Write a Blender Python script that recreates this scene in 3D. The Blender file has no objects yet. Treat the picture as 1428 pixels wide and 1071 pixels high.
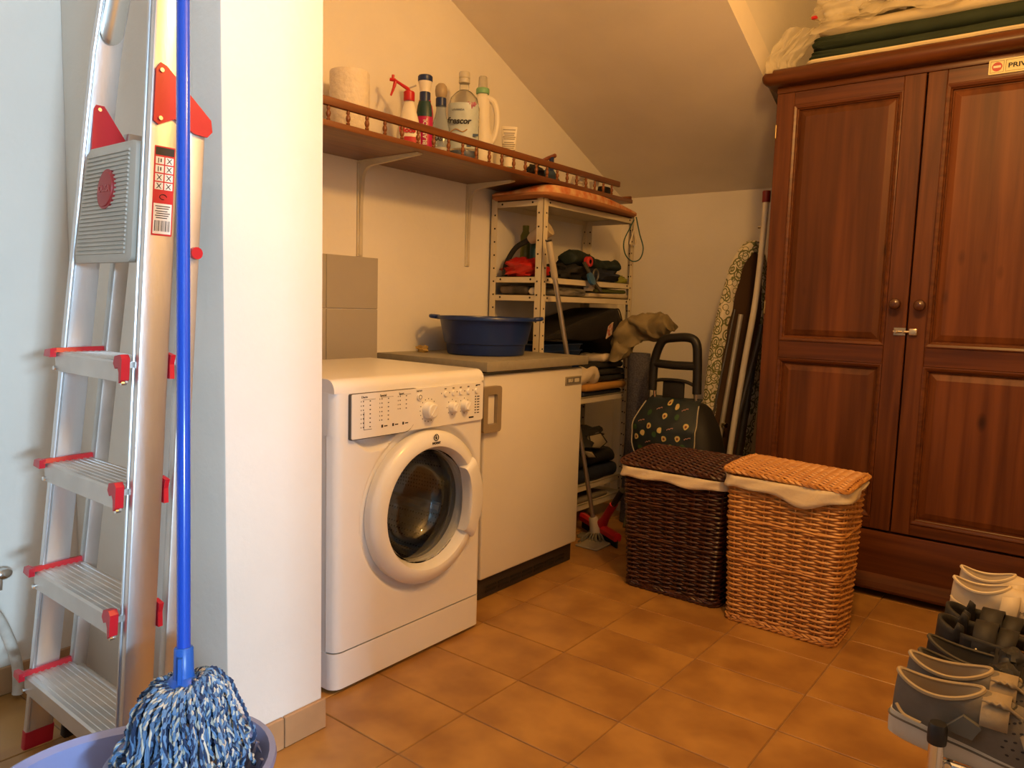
import bpy, bmesh, math, random
from math import sin, cos, pi, sqrt, radians, atan2
from mathutils import Vector, Matrix

sc = bpy.context.scene
col = sc.collection
random.seed(7)

# ------------------------------------------------------------------ camera
H = 1.05
yaw, pitch, roll = radians(37.855), radians(5.948), radians(1.682)
fwd = Vector((-sin(yaw)*cos(pitch), cos(yaw)*cos(pitch), -sin(pitch)))
rgt = Vector((cos(yaw), sin(yaw), 0)); upv = rgt.cross(fwd)
r2 = rgt*cos(roll) + upv*sin(roll); u2 = upv*cos(roll) - rgt*sin(roll)
cam_d = bpy.data.cameras.new('camera'); cam_d.sensor_width = 36; cam_d.lens = 36*1046.77/1428
cam_d.clip_start = 0.02
cam = bpy.data.objects.new('camera', cam_d); col.objects.link(cam)
cam.matrix_world = Matrix(((r2.x, u2.x, -fwd.x, 0), (r2.y, u2.y, -fwd.y, 0), (r2.z, u2.z, -fwd.z, H), (0, 0, 0, 1)))
sc.camera = cam

# ------------------------------------------------------------------ world, lights, exposure
w = bpy.data.worlds.new('world'); sc.world = w; w.use_nodes = True
w.node_tree.nodes['Background'].inputs[0].default_value = (.62, .76, 1, 1)
w.node_tree.nodes['Background'].inputs[1].default_value = .3
# daylight that falls through the window at the far end of the passage
ld = bpy.data.lights.new('window_daylight', 'AREA'); ld.shape = 'RECTANGLE'; ld.size = .20; ld.size_y = 1.4
ld.color = (.54, .77, 1.0); ld.energy = 400
lo = bpy.data.objects.new('window_daylight', ld); col.objects.link(lo)
lo.location = (3.66, -.56, 1.45); lo.rotation_euler = (0, radians(90), 0); 
lo.rotation_euler = Vector((-1, .31, -.02)).to_track_quat('-Z', 'Z').to_euler()
LAMP_POS = Vector((-.32, 1.46, 2.12)); LAMP_E = 56; LAMP_COL = (1.0, .51, .135)
sc.view_settings.view_transform = 'Standard'
try: sc.view_settings.look = 'None'
except Exception: pass
sc.view_settings.exposure = 0.16; sc.view_settings.gamma = 1.0
sc.view_settings.use_curve_mapping = False

# ------------------------------------------------------------------ materials
MATS = {}
def mat(name, c, rough=.5, metal=0., var=.12, vs=8., c2=None, bump=0., bs=60., spec=None, coat=0., trans=0., ior=1.45, stretch=(1, 1, 1), sheen=0., alpha=1., detail=4.):
    if name in MATS: return MATS[name]
    m = bpy.data.materials.new(name); m.use_nodes = True; MATS[name] = m
    nt = m.node_tree; b = nt.nodes['Principled BSDF']; L = nt.links
    tc = nt.nodes.new('ShaderNodeTexCoord'); mp = nt.nodes.new('ShaderNodeMapping'); mp.inputs['Scale'].default_value = stretch
    L.new(tc.outputs['Object'], mp.inputs[0])
    n = nt.nodes.new('ShaderNodeTexNoise'); n.inputs['Scale'].default_value = vs; n.inputs['Detail'].default_value = detail
    L.new(mp.outputs[0], n.inputs['Vector'])
    if c2 is None: c2 = tuple(x*(1-var) for x in c); c = tuple(min(1, x*(1+var*.5)) for x in c)
    rp = nt.nodes.new('ShaderNodeValToRGB'); rp.color_ramp.elements[0].position = .32; rp.color_ramp.elements[1].position = .68
    rp.color_ramp.elements[0].color = (*c2, 1); rp.color_ramp.elements[1].color = (*c, 1)
    L.new(n.outputs[0], rp.inputs[0]); L.new(rp.outputs[0], b.inputs['Base Color'])
    b.inputs['Roughness'].default_value = rough; b.inputs['Metallic'].default_value = metal
    b.inputs['IOR'].default_value = ior
    if spec is not None: b.inputs['Specular IOR Level'].default_value = spec
    if coat: b.inputs['Coat Weight'].default_value = coat; b.inputs['Coat Roughness'].default_value = .12
    if trans: b.inputs['Transmission Weight'].default_value = trans
    if sheen: b.inputs['Sheen Weight'].default_value = sheen
    if alpha < 1: b.inputs['Alpha'].default_value = alpha
    if bump:
        n2 = nt.nodes.new('ShaderNodeTexNoise'); n2.inputs['Scale'].default_value = bs; n2.inputs['Detail'].default_value = 5
        L.new(mp.outputs[0], n2.inputs['Vector'])
        bp = nt.nodes.new('ShaderNodeBump'); bp.inputs['Strength'].default_value = bump; bp.inputs['Distance'].default_value = .004
        L.new(n2.outputs[0], bp.inputs['Height']); L.new(bp.outputs[0], b.inputs['Normal'])
    return m

def wood(name, c, c2, grain='z', rough=.38, coat=.25, freq=1.0, knots=True, boards=0.):
    """stained pine: long streaks along one axis, wider tone bands across it, a few dark knots"""
    if name in MATS: return MATS[name]
    m = bpy.data.materials.new(name); m.use_nodes = True; MATS[name] = m
    nt = m.node_tree; N = nt.nodes.new; L = nt.links; b = nt.nodes['Principled BSDF']
    tc = N('ShaderNodeTexCoord'); mp = N('ShaderNodeMapping'); L.new(tc.outputs['Object'], mp.inputs[0])
    lo_, hi = 1.2*freq, 26.*freq
    mp.inputs['Scale'].default_value = {'x': (lo_, hi, hi), 'y': (hi, lo_, hi), 'z': (hi, hi, lo_)}[grain]
    n = N('ShaderNodeTexNoise'); n.inputs['Scale'].default_value = 2.2; n.inputs['Detail'].default_value = 6; n.inputs['Distortion'].default_value = .3
    L.new(mp.outputs[0], n.inputs['Vector'])
    rp = N('ShaderNodeValToRGB'); e = rp.color_ramp.elements
    e[0].position = .30; e[0].color = (*c2, 1); e[1].position = .66; e[1].color = (*c, 1)
    L.new(n.outputs[0], rp.inputs[0]); out = rp.outputs[0]
    if boards:
        mp2 = N('ShaderNodeMapping'); L.new(tc.outputs['Object'], mp2.inputs[0])
        mp2.inputs['Scale'].default_value = {'x': (.05, 1, 1), 'y': (1, .05, 1), 'z': (1, 1, .05)}[grain]
        n2 = N('ShaderNodeTexNoise'); n2.inputs['Scale'].default_value = boards; n2.inputs['Detail'].default_value = 0
        L.new(mp2.outputs[0], n2.inputs['Vector'])
        mr = N('ShaderNodeMapRange'); mr.inputs[1].default_value = .38; mr.inputs[2].default_value = .62; mr.inputs[3].default_value = .72; mr.inputs[4].default_value = 1.22
        L.new(n2.outputs[0], mr.inputs[0])
        mx = N('ShaderNodeMix'); mx.data_type = 'RGBA'; mx.blend_type = 'MULTIPLY'; mx.inputs[0].default_value = 1
        L.new(out, mx.inputs[6]); L.new(mr.outputs[0], mx.inputs[7]); out = mx.outputs[2]
    if knots:
        mp3 = N('ShaderNodeMapping'); L.new(tc.outputs['Object'], mp3.inputs[0])
        mp3.inputs['Scale'].default_value = {'x': (2.2, 5, 5), 'y': (5, 2.2, 5), 'z': (5, 5, 2.2)}[grain]
        v = N('ShaderNodeTexVoronoi'); v.inputs['Scale'].default_value = 1.5; L.new(mp3.outputs[0], v.inputs['Vector'])
        r3 = N('ShaderNodeValToRGB'); r3.color_ramp.elements[0].position = .03; r3.color_ramp.elements[0].color = (.12, .07, .05, 1)
        r3.color_ramp.elements[1].position = .13; r3.color_ramp.elements[1].color = (1, 1, 1, 1)
        L.new(v.outputs['Distance'], r3.inputs[0])
        mx = N('ShaderNodeMix'); mx.data_type = 'RGBA'; mx.blend_type = 'MULTIPLY'; mx.inputs[0].default_value = .8
        L.new(out, mx.inputs[6]); L.new(r3.outputs[0], mx.inputs[7]); out = mx.outputs[2]
    L.new(out, b.inputs['Base Color'])
    b.inputs['Roughness'].default_value = rough; b.inputs['Specular IOR Level'].default_value = .3; b.inputs['Coat Weight'].default_value = coat; b.inputs['Coat Roughness'].default_value = .25
    bp = N('ShaderNodeBump'); bp.inputs['Strength'].default_value = .12; bp.inputs['Distance'].default_value = .002
    L.new(n.outputs[0], bp.inputs['Height']); L.new(bp.outputs[0], b.inputs['Normal'])
    return m

# ------------------------------------------------------------------ geometry helpers
def V(*a): return Vector(a)
class MB:
    def __init__(s): s.v = []; s.f = []
    def add(s, vs, fs):
        o = len(s.v); s.v += [Vector(p) for p in vs]; s.f += [tuple(i+o for i in f) for f in fs]; return s
    def box(s, a, b, bev=0., seg=2):
        a = Vector(a); b = Vector(b)
        lo_ = Vector([min(a[i], b[i]) for i in range(3)]); hi = Vector([max(a[i], b[i]) for i in range(3)])
        if bev <= 0:
            x0, y0, z0 = lo_; x1, y1, z1 = hi
            return s.add([(x0,y0,z0),(x1,y0,z0),(x1,y1,z0),(x0,y1,z0),(x0,y0,z1),(x1,y0,z1),(x1,y1,z1),(x0,y1,z1)],
                         [(3,2,1,0),(4,5,6,7),(0,1,5,4),(1,2,6,5),(2,3,7,6),(3,0,4,7)])
        bm = bmesh.new(); bmesh.ops.create_cube(bm, size=1)
        for v in bm.verts: v.co = Vector([(lo_[i]+hi[i])/2 + v.co[i]*(hi[i]-lo_[i]) for i in range(3)])
        bmesh.ops.bevel(bm, geom=list(bm.edges), offset=min(bev, .49*min(hi-lo_)), segments=seg, profile=.5, affect='EDGES')
        s.frombm(bm); return s
    def frombm(s, bm):
        bm.verts.index_update(); s.add([v.co.copy() for v in bm.verts], [tuple(v.index for v in f.verts) for f in bm.faces]); bm.free()
    def ring(s, rings, closed_u=True, cap0=False, cap1=False, closed_v=False):
        """rings: list of equal-length point lists"""
        n = len(rings[0]); vs = [p for r in rings for p in r]; fs = []
        m = len(rings); 
        for i in range(m if closed_v else m-1):
            j = (i+1) % m
            for k in range(n if closed_u else n-1):
                l = (k+1) % n
                fs.append((i*n+k, i*n+l, j*n+l, j*n+k))
        if cap0: fs.append(tuple(reversed(range(n))))
        if cap1: fs.append(tuple((m-1)*n+k for k in range(n)))
        return s.add(vs, fs)
    def tube(s, path, r, n=8, caps=True, closed=False, flat=None):
        path = [Vector(p) for p in path]; m = len(path); rings = []; prev = None
        for i, p in enumerate(path):
            if closed: t = path[(i+1) % m] - path[i-1]
            else: t = path[min(i+1, m-1)] - path[max(i-1, 0)]
            t = t.normalized() if t.length > 1e-9 else Vector((0, 0, 1))
            if prev is None:
                a = Vector((0, 0, 1)) if abs(t.z) < .9 else Vector((1, 0, 0)); x = t.cross(a).normalized()
            else:
                x = (prev - t*prev.dot(t)); x = x.normalized() if x.length > 1e-6 else t.orthogonal().normalized()
            prev = x; y = t.cross(x); rr = r[i] if isinstance(r, (list, tuple)) else r
            fx, fy = flat if flat else (1, 1)
            rings.append([p + (x*cos(2*pi*k/n)*fx + y*sin(2*pi*k/n)*fy)*rr for k in range(n)])
        return s.ring(rings, True, caps and not closed, caps and not closed, closed)
    def lathe(s, prof, n=24, o=(0, 0, 0), axis='z', sx=1., sy=1., cap0=True, cap1=True, a0=0., a1=None):
        """prof: (radius, height) pairs"""
        o = Vector(o); rings = []; full = a1 is None
        cnt = n if full else n+1
        for r, h in prof:
            ring = []
            for k in range(cnt):
                a = a0 + (2*pi*k/n if full else (a1-a0)*k/n); c_, s_ = r*cos(a)*sx, r*sin(a)*sy
                ring.append(o + (Vector((c_, s_, h)) if axis == 'z' else Vector((h, c_, s_)) if axis == 'x' else Vector((s_, h, c_))))
            rings.append(ring)
        return s.ring(rings, full, cap0 and full and prof[0][0] > 1e-6, cap1 and full and prof[-1][0] > 1e-6)
    def prism(s, pts, d0, d1, axis='z'):
        """2-D outline extruded along an axis; axis x: pts are (y,z); y: (x,z); z: (x,y)"""
        def p3(p, d): return (d, p[0], p[1]) if axis == 'x' else (p[0], d, p[1]) if axis == 'y' else (p[0], p[1], d)
        return s.ring([[p3(p, d0) for p in pts], [p3(p, d1) for p in pts]], True, True, True)
    def grid(s, fn, nu, nv):
        vs = [fn(i/nu, j/nv) for j in range(nv+1) for i in range(nu+1)]
        fs = [(j*(nu+1)+i, j*(nu+1)+i+1, (j+1)*(nu+1)+i+1, (j+1)*(nu+1)+i) for j in range(nv) for i in range(nu)]
        return s.add(vs, fs)
    def bar(s, p, q, wx, wy, side=None):
        """rectangular bar from p to q; wx along 'side', wy along the third direction"""
        p = Vector(p); q = Vector(q); t = (q-p).normalized()
        x = Vector(side) if side else Vector((1, 0, 0)); x = (x - t*x.dot(t)).normalized(); y = t.cross(x)
        qd = [(-1, -1), (1, -1), (1, 1), (-1, 1)]
        return s.ring([[e + x*a*wx/2 + y*b*wy/2 for a, b in qd] for e in (p, q)], True, True, True)
    def blob(s, c, r, n=20, m=12, amp=.12, fr=3., seed=0, flat_bottom=True):
        from mathutils import noise
        c = Vector(c); r = Vector(r); rings = []
        for j in range(m+1):
            th = pi*j/m; ring = []
            for k in range(n):
                ph = 2*pi*k/n; d = Vector((sin(th)*cos(ph), sin(th)*sin(ph), -cos(th)))
                q = 1 + amp*noise.noise(d*fr + Vector((seed*7.3, seed*1.7, 0))) + amp*.5*noise.noise(d*fr*2.7 + Vector((seed, 0, seed*3)))
                p = Vector((d.x*r.x*q, d.y*r.y*q, d.z*r.z*q))
                if flat_bottom and p.z < -r.z*.72: p.z = -r.z*.72
                ring.append(c+p)
            rings.append(ring)
        return s.ring(rings, True)
    def xf(s, M): s.v = [M @ p for p in s.v]; return s
    def build(s, name, m, parent=None, smooth=35, local=False, loc=None, kind=None, label=None, weld=False):
        me = bpy.data.meshes.new(name)
        off = Vector((0, 0, 0))
        if loc is not None: off = Vector(loc)
        if parent is not None and not local:
            q = parent
            while q is not None: off = off + q.location; q = q.parent
        me.from_pydata([p-off for p in s.v], [], s.f)
        bm = bmesh.new(); bm.from_mesh(me)
        if weld: bmesh.ops.remove_doubles(bm, verts=bm.verts, dist=1e-5)
        bmesh.ops.recalc_face_normals(bm, faces=bm.faces); bm.to_mesh(me); bm.free()
        if smooth:
            for p in me.polygons: p.use_smooth = True
            me.set_sharp_from_angle(angle=radians(smooth))
        me.materials.append(m)
        o = bpy.data.objects.new(name, me); col.objects.link(o)
        if loc is not None: o.location = loc
        if parent is not None: o.parent = parent
        if kind: o['kind'] = kind
        if label: o['label'] = label
        return o

def tag(o, label, cat, group=None):
    o['label'] = label; o['category'] = cat
    if group: o['group'] = group
    return o
def thing(name, label, cat, loc=(0, 0, 0), rotz=0., group=None):
    o = bpy.data.objects.new(name, None); o.empty_display_size = .05; col.objects.link(o)
    o.location = loc; o.rotation_euler = (0, 0, rotz); return tag(o, label, cat, group)
def struct(o): o['kind'] = 'structure'; return o

def text(body, size, org, right, up, m, parent, name='lettering', ext=.0006, align='CENTER', shear=0., bold=0., sx=1., local=False):
    cu = bpy.data.curves.new('t', 'FONT'); cu.body = body; cu.size = size; cu.extrude = ext; cu.align_x = align; cu.align_y = 'CENTER'
    cu.shear = shear; cu.offset = bold; cu.resolution_u = 3
    t = bpy.data.objects.new('t', cu); col.objects.link(t)
    dg = bpy.context.evaluated_depsgraph_get(); ev = t.evaluated_get(dg); me = ev.to_mesh()
    R = Vector(right).normalized(); U = Vector(up).normalized(); Nn = R.cross(U)
    b = MB(); b.add([Vector(org) + R*v.co.x*sx + U*v.co.y + Nn*v.co.z for v in me.vertices], [tuple(p.vertices) for p in me.polygons])
    ev.to_mesh_clear(); bpy.data.objects.remove(t); bpy.data.curves.remove(cu)
    return b.build(name, m, parent, smooth=0, local=local)

def copy_part(o, parent, loc=None):
    c = o.copy(); col.objects.link(c); c.parent = parent
    if loc is not None: c.location = loc
    return c
def arc(cx, cy, r, a0, a1, n):
    return [(cx + r*cos(a0+(a1-a0)*i/n), cy + r*sin(a0+(a1-a0)*i/n)) for i in range(n+1)]
def rrect(x0, y0, x1, y1, r, n=5):
    rr = r if isinstance(r, (list, tuple)) else (r, r, r, r)   # bl, br, tr, tl
    return (arc(x0+rr[0], y0+rr[0], rr[0], pi, 1.5*pi, n) + arc(x1-rr[1], y0+rr[1], rr[1], 1.5*pi, 2*pi, n)
            + arc(x1-rr[2], y1-rr[2], rr[2], 0, .5*pi, n) + arc(x0+rr[3], y1-rr[3], rr[3], .5*pi, pi, n))
def spline(pts, n=8):
    """Catmull-Rom through points"""
    P = [Vector(p) for p in pts]; out = []
    for i in range(len(P)-1):
        p0 = P[max(i-1, 0)]; p1 = P[i]; p2 = P[i+1]; p3 = P[min(i+2, len(P)-1)]
        for k in range(n):
            t = k/n
            out.append(.5*((2*p1) + (p2-p0)*t + (2*p0-5*p1+4*p2-p3)*t*t + (3*p1-p0-3*p2+p3)*t*t*t))
    out.append(P[-1]); return out

# ------------------------------------------------------------------ common materials
M_wall = mat('wall_paint', (.80, .755, .67), .85, var=.05, vs=3, bump=.22, bs=55)
M_slab = mat('slab_paint', (.86, .79, .69), .85, var=.08, vs=2, bump=.25, bs=22)
M_bounce = mat('passage_bounce_grey', (.36, .37, .38), .85, var=.06, vs=3)  # invented grey for the unseen walls, kept dull to limit bounced daylight
M_grout = mat('grout', (.30, .17, .075), .9, var=.2, vs=20)
M_black = mat('black_plastic', (.012, .011, .011), .45)
M_blackrub = mat('black_rubber', (.014, .013, .013), .7)
M_chrome = mat('chrome', (.75, .74, .72), .18, 1.)
M_white = mat('white_enamel', (.80, .78, .74), .28, var=.02, coat=.2)
M_ink = mat('ink', (.02, .018, .018), .6)
M_red = mat('red_plastic', (.52, .014, .02), .38)

# ------------------------------------------------------------------ setting
XL, YB, XR, ZC = -2.18, 3.77, .24, 2.62
PX, PY0, PY1 = -1.433, .863, 1.117            # partition stub that hides the machine's left side
def slz(y): return 1.99 - .42*(y-3.0)        # underside of the stair slab
tj_x0, tw, tj_y0, th = -.556, .3255, 1.160, .2305

fl = struct(MB().box((XL-.1, -1.1, -.05), (3.7, YB+.1, -.003)).build('floor', M_grout, smooth=0))

def tile_mat():
    m = bpy.data.materials.new('terracotta_tile'); m.use_nodes = True; nt = m.node_tree; N = nt.nodes.new; L = nt.links; b = nt.nodes['Principled BSDF']
    tc = N('ShaderNodeTexCoord'); oi = N('ShaderNodeObjectInfo')
    ad = N('ShaderNodeVectorMath'); ad.operation = 'MULTIPLY_ADD'; ad.inputs[1].default_value = (1, 1, 1)
    mu = N('ShaderNodeVectorMath'); mu.operation = 'SCALE'; mu.inputs[3].default_value = 40
    cb = N('ShaderNodeCombineXYZ'); L.new(oi.outputs['Random'], cb.inputs[0]); L.new(oi.outputs['Random'], cb.inputs[1]); L.new(cb.outputs[0], mu.inputs[0])
    L.new(tc.outputs['Object'], ad.inputs[0]); L.new(mu.outputs[0], ad.inputs[2])
    n = N('ShaderNodeTexNoise'); n.inputs['Scale'].default_value = 6.5; n.inputs['Detail'].default_value = 3; L.new(ad.outputs[0], n.inputs['Vector'])
    r = N('ShaderNodeValToRGB'); e = r.color_ramp.elements
    e[0].position = .36; e[0].color = (.295, .138, .036, 1); e[1].position = .64; e[1].color = (.435, .225, .058, 1)
    L.new(n.outputs[0], r.inputs[0]); L.new(r.outputs[0], b.inputs['Base Color'])
    b.inputs['Roughness'].default_value = .36
    n2 = N('ShaderNodeTexNoise'); n2.inputs['Scale'].default_value = 25; L.new(ad.outputs[0], n2.inputs['Vector'])
    bp = N('ShaderNodeBump'); bp.inputs['Strength'].default_value = .06; bp.inputs['Distance'].default_value = .003; L.new(n2.outputs[0], bp.inputs['Height']); L.new(bp.outputs[0], b.inputs['Normal'])
    return m
M_tile = tile_mat()
def one_tile(w_, h_): return MB().box((-w_/2, -h_/2, -.004), (w_/2, h_/2, 0), .0016, 1)
proto = {}
g = .0032
for i in range(-6, 4):
    for j in range(-5, 12):
        x0, x1 = tj_x0+i*tw, tj_x0+(i+1)*tw; y0, y1 = tj_y0+j*th, tj_y0+(j+1)*th
        x0 = max(x0, XL); x1 = min(x1, XR); y1 = min(y1, YB)
        if x1-x0 < .03 or y1-y0 < .03: continue
        key = (round(x1-x0, 3), round(y1-y0, 3))
        if key not in proto:
            o = one_tile(x1-x0-g, y1-y0-g).build('tile', M_tile, fl, smooth=0, local=True); proto[key] = o
        else: o = copy_part(proto[key], fl)
        o.location = ((x0+x1)/2, (y0+y1)/2, random.uniform(-.0004, .0004))

wl = struct(MB().box((XL-.12, -1.1, 0), (XL, YB, ZC)).build('wall_left', M_wall, smooth=0))
wb = struct(MB().box((XL-.12, YB, 0), (XR+.1, YB+.12, ZC)).build('wall_back', M_wall, smooth=0))
struct(MB().box((XR, .62, 0), (XR+.1, YB, ZC)).build('wall_right', M_wall, smooth=0))
struct(MB().box((.16, .548, 0), (3.7, .62, ZC)).build('wall_passage', M_bounce, smooth=0))  # unseen wall added so its corner cuts off daylight at the partition
struct(MB().box((XL-.12, -1.2, 0), (3.8, -1.1, ZC)).build('wall_front', M_bounce, smooth=0))
we = MB()
we.box((3.7, -1.1, 0), (3.8, -.66, ZC)).box((3.7, -.46, 0), (3.8, .62, ZC)).box((3.7, -.66, 0), (3.8, -.46, .7)).box((3.7, -.66, 2.2), (3.8, -.46, ZC))
struct(we.build('wall_end', M_bounce, smooth=0))
M_winf = mat('window_paint', (.8, .8, .78), .4)
wn = struct(MB().box((3.69, -.69, .66), (3.72, -.66, 2.24)).box((3.69, -.46, .66), (3.72, -.43, 2.24)).box((3.69, -.66, .66), (3.72, -.46, .7)).box((3.69, -.66, 2.2), (3.72, -.46, 2.24)).build('window_1', M_winf, smooth=0))
# partition stub, slightly uneven plaster edges
pt = MB().box((XL, PY0, 0), (PX, PY1, ZC), .006, 2)
struct(pt.build('wall_partition', M_wall))
# ceiling and the sloping stair slab
SX = -1.135
yt = 3.0 + (1.99-ZC)/.42
struct(MB().box((XL-.12, -1.2, ZC), (3.8, YB+.12, ZC+.1)).build('ceiling', M_wall, smooth=0))
cs = MB().prism([(yt-.05, slz(yt-.05)), (YB, slz(YB)), (YB, slz(YB)+.12), (yt-.05, slz(yt-.05)+.12)], XL, SX, 'x')
struct(cs.build('ceiling_slope', M_slab, smooth=0))
# side of the stair above the slab
ws = MB().prism([(yt, slz(yt)-.02), (YB, slz(YB)+.1), (YB, ZC), (yt, ZC)], SX-.1, SX-.004, 'x')
struct(ws.build('wall_stair', M_wall, smooth=0))
# grey wall tiles behind the machine
M_wtile = mat('wall_tile', (.43, .39, .33), .3, var=.04, vs=4)
pw = MB().box((0, .0015, .0015), (.006, .2415, .1915), .0012, 1)
p0 = None
for cy in (1.228, 1.470, 1.712):
    for cz in (.440, .634, .828, 1.022):
        if p0 is None: p0 = pw.build('tile', M_wtile, wl, smooth=0, local=True); o = p0
        else: o = copy_part(p0, wl)
        o.location = (XL, cy-.004, cz)
# ceramic skirting at the foot of the partition
M_skirt = mat('skirting_tile', (.46, .27, .13), .35, var=.15, vs=9)
bb = struct(MB().box((PX, PY0-.006, 0), (PX+.003, PY1+.004, .072)).build('baseboard_partition', M_grout, smooth=0))
for y0, y1 in ((PY0-.006, 1.0), (1.003, PY1+.004)):
    MB().box((PX+.001, y0, .001), (PX+.011, y1, .076), .0015, 1).build('tile', M_skirt, bb, smooth=0)
MB().box((PX-.12, PY0-.009, .001), (PX+.010, PY0+.001, .076), .0015, 1).build('tile', M_skirt, bb, smooth=0)
bl = struct(MB().box((XL, -.5, 0), (XL+.004, PY0, .07)).build('baseboard_left', M_grout, smooth=0))
for k in range(4):
    MB().box((XL+.001, PY0-.327*(k+1)+.002, .001), (XL+.011, PY0-.327*k-.002, .074), .0015, 1).build('tile', M_skirt, bl, smooth=0)

# ceiling lamp of the room: rose, socket, bulb
cl = thing('ceiling_lamp', 'bare bulb on a short cord hanging from the ceiling', 'lamp', (LAMP_POS.x, LAMP_POS.y, ZC))
zr = ZC
MB().lathe([(.045, zr), (.045, zr-.012), (.02, zr-.03)], 20, (LAMP_POS.x, LAMP_POS.y, 0)).build('ceiling_rose', M_white, cl)
MB().tube([(LAMP_POS.x, LAMP_POS.y, zr-.02), (LAMP_POS.x, LAMP_POS.y, LAMP_POS.z+.13)], .004, 6).build('cord', M_black, cl)
MB().lathe([(.018, LAMP_POS.z+.14), (.018, LAMP_POS.z+.09)], 16, (LAMP_POS.x, LAMP_POS.y, 0)).build('socket', M_black, cl)
pl = bpy.data.lights.new('bulb', 'POINT'); pl.energy = LAMP_E; pl.color = LAMP_COL; pl.shadow_soft_size = .075
plo = bpy.data.objects.new('bulb', pl); col.objects.link(plo); plo.location = LAMP_POS

# ------------------------------------------------------------------ washing machine
WY0, WY1, WX, WB = 1.222, 1.815, -1.522, -2.06
wm = thing('washing_machine', 'white front-loading washing machine with round glass door beside the freezer', 'washing machine', (-1.79, 1.52, 0))
M_wgrey = mat('grey_plastic', (.45, .43, .40), .5, var=.05)
def wprof(inset=0., rf=.03):
    x0, x1, y0, y1 = WB+inset, WX-inset, WY0+inset, WY1-inset
    return [(x0, y0)] + arc(x1-rf, y0+rf, rf, 1.5*pi, 2*pi, 6) + arc(x1-rf*.5, y1-rf*.5, rf*.5, 0, .5*pi, 4) + [(x0, y1)]
# cabinet: back and sides behind the front panel
MB().box((WB, WY0+.002, .02), (WX-.035, WY0+.02, .82)).box((WB, WY1-.02, .02), (WX-.02, WY1-.002, .82)).box((WB, WY0+.002, .02), (WB+.02, WY1-.002, .82)).build('cabinet', M_white, wm, smooth=0)
# front panel: pressed sheet with a door recess and a finger scoop under the drawer, a hole for the drum
DC = (1.560, .455); 
def fx(y, z):
    x = WX
    d0 = y-WY0
    if d0 < .032: x -= .032 - sqrt(max(0, .032**2 - (.032-d0)**2))
    d1 = WY1-y
    if d1 < .016: x -= .016 - sqrt(max(0, .016**2 - (.016-d1)**2))
    r = sqrt((y-DC[0])**2 + (z-DC[1])**2)
    if r < .252:
        t = min(1, (.252-r)/.014); x -= .016*t*t*(3-2*t)
    # finger scoop
    if 1.275 < y < 1.50 and z < .70:
        t = (y-1.275)/.225; low = .697 - .052*sin(pi*min(1, t*1.35 if t < .37 else .5+(t-.37)*.79))
        if z > low: x -= .022*min(1, (z-low)/.018)
    return x
ny, nz = 118, 116; y_s = [WY0+(WY1-WY0)*i/ny for i in range(ny+1)]; z_s = [.116+(.700-.116)*j/nz for j in range(nz+1)]
fp = MB(); vs = [(fx(y, z), y, z) for z in z_s for y in y_s]; fs = []
for j in range(nz):
    for i in range(ny):
        yc, zc = (y_s[i]+y_s[i+1])/2, (z_s[j]+z_s[j+1])/2
        if (yc-DC[0])**2+(zc-DC[1])**2 > .197**2: fs.append((j*(ny+1)+i, j*(ny+1)+i+1, (j+1)*(ny+1)+i+1, (j+1)*(ny+1)+i))
fp.add(vs, fs); fp.build('front_panel', M_white, wm, smooth=40)
MB().prism(wprof(0), .012, .112).build('plinth', M_white, wm)
# lid with a rounded front lip
lip = [(WB, .812)] + [(WX-.002, .812)] + arc(WX-.032, .818, .03, 0, .5*pi, 7) + [(WB, .850)]
MB().ring([[(x, y, z) for x, z in lip] for y in (WY0+.001, WY1-.001)], True, True, True).build('lid', M_white, wm, smooth=50)
# fascia and drawer
MB().prism(wprof(0), .6995, .8125).build('fascia_base', M_white, wm, smooth=40)
MB().prism(rrect(1.268, .690, WY1-.014, .808, .006), WX-.02, WX+.008, 'x').build('control_panel', M_white, wm, smooth=40)
MB().prism(rrect(1.2695, .6895, 1.503, .8085, (.005, .045, .002, .005)), WX-.015, WX+.0115, 'x').build('detergent_drawer', M_white, wm, smooth=40)
MB().prism(rrect(1.2675, .6870, 1.5045, .8095, (.005, .045, .002, .005)), WX-.016, WX+.0090, 'x').build('drawer_gap', mat('seam_shadow_gap', (.10, .085, .07), .7), wm, smooth=40)
px_ = WX+.008
for (ky, kz, kr, kd) in ((1.556, .742, .0235, .022), (1.658, .742, .016, .018), (1.712, .742, .016, .018)):
    k = MB().lathe([(kr*1.05, px_), (kr*1.05, px_+.004), (kr, px_+.006), (kr*.93, px_+kd), (kr*.75, px_+kd+.003), (0.0001, px_+kd+.003)], 26, (0, ky, kz), 'x').build('knob', M_white, wm)
    a = radians(35); dirv = Vector((0, sin(a), cos(a)))
    MB().bar(Vector((px_+kd+.0035, ky, kz))-dirv*kr*.7, Vector((px_+kd+.0035, ky, kz))+dirv*kr*.72, .004, .003, (1, 0, 0)).build('grip', M_white, k, smooth=0)
    n_t = 16 if kr > .02 else 8
    t = MB()
    for i in range(n_t):
        an = 2*pi*i/n_t; rr = kr*1.42
        t.box((px_, ky+rr*sin(an)-.0011, kz+rr*cos(an)-.0016), (px_+.0006, ky+rr*sin(an)+.0011, kz+rr*cos(an)+.0016))
    t.build('dial_marks', M_ink, wm, smooth=0)
for by in (1.627, 1.662, 1.695, 1.730, 1.768):
    MB().lathe([(.0085, px_), (.0085, px_+.003), (.007, px_+.0045), (.0001, px_+.0045)], 18, (0, by, .784), 'x').build('button', M_white, wm)
    MB().box((px_, by-.018, .785), (px_+.0006, by-.0155, .7885)).build('light_mark', M_ink, wm, smooth=0)
    MB().box((px_, by-.004, .798), (px_+.0006, by+.004, .8008)).build('symbol', M_ink, wm, smooth=0)
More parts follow.
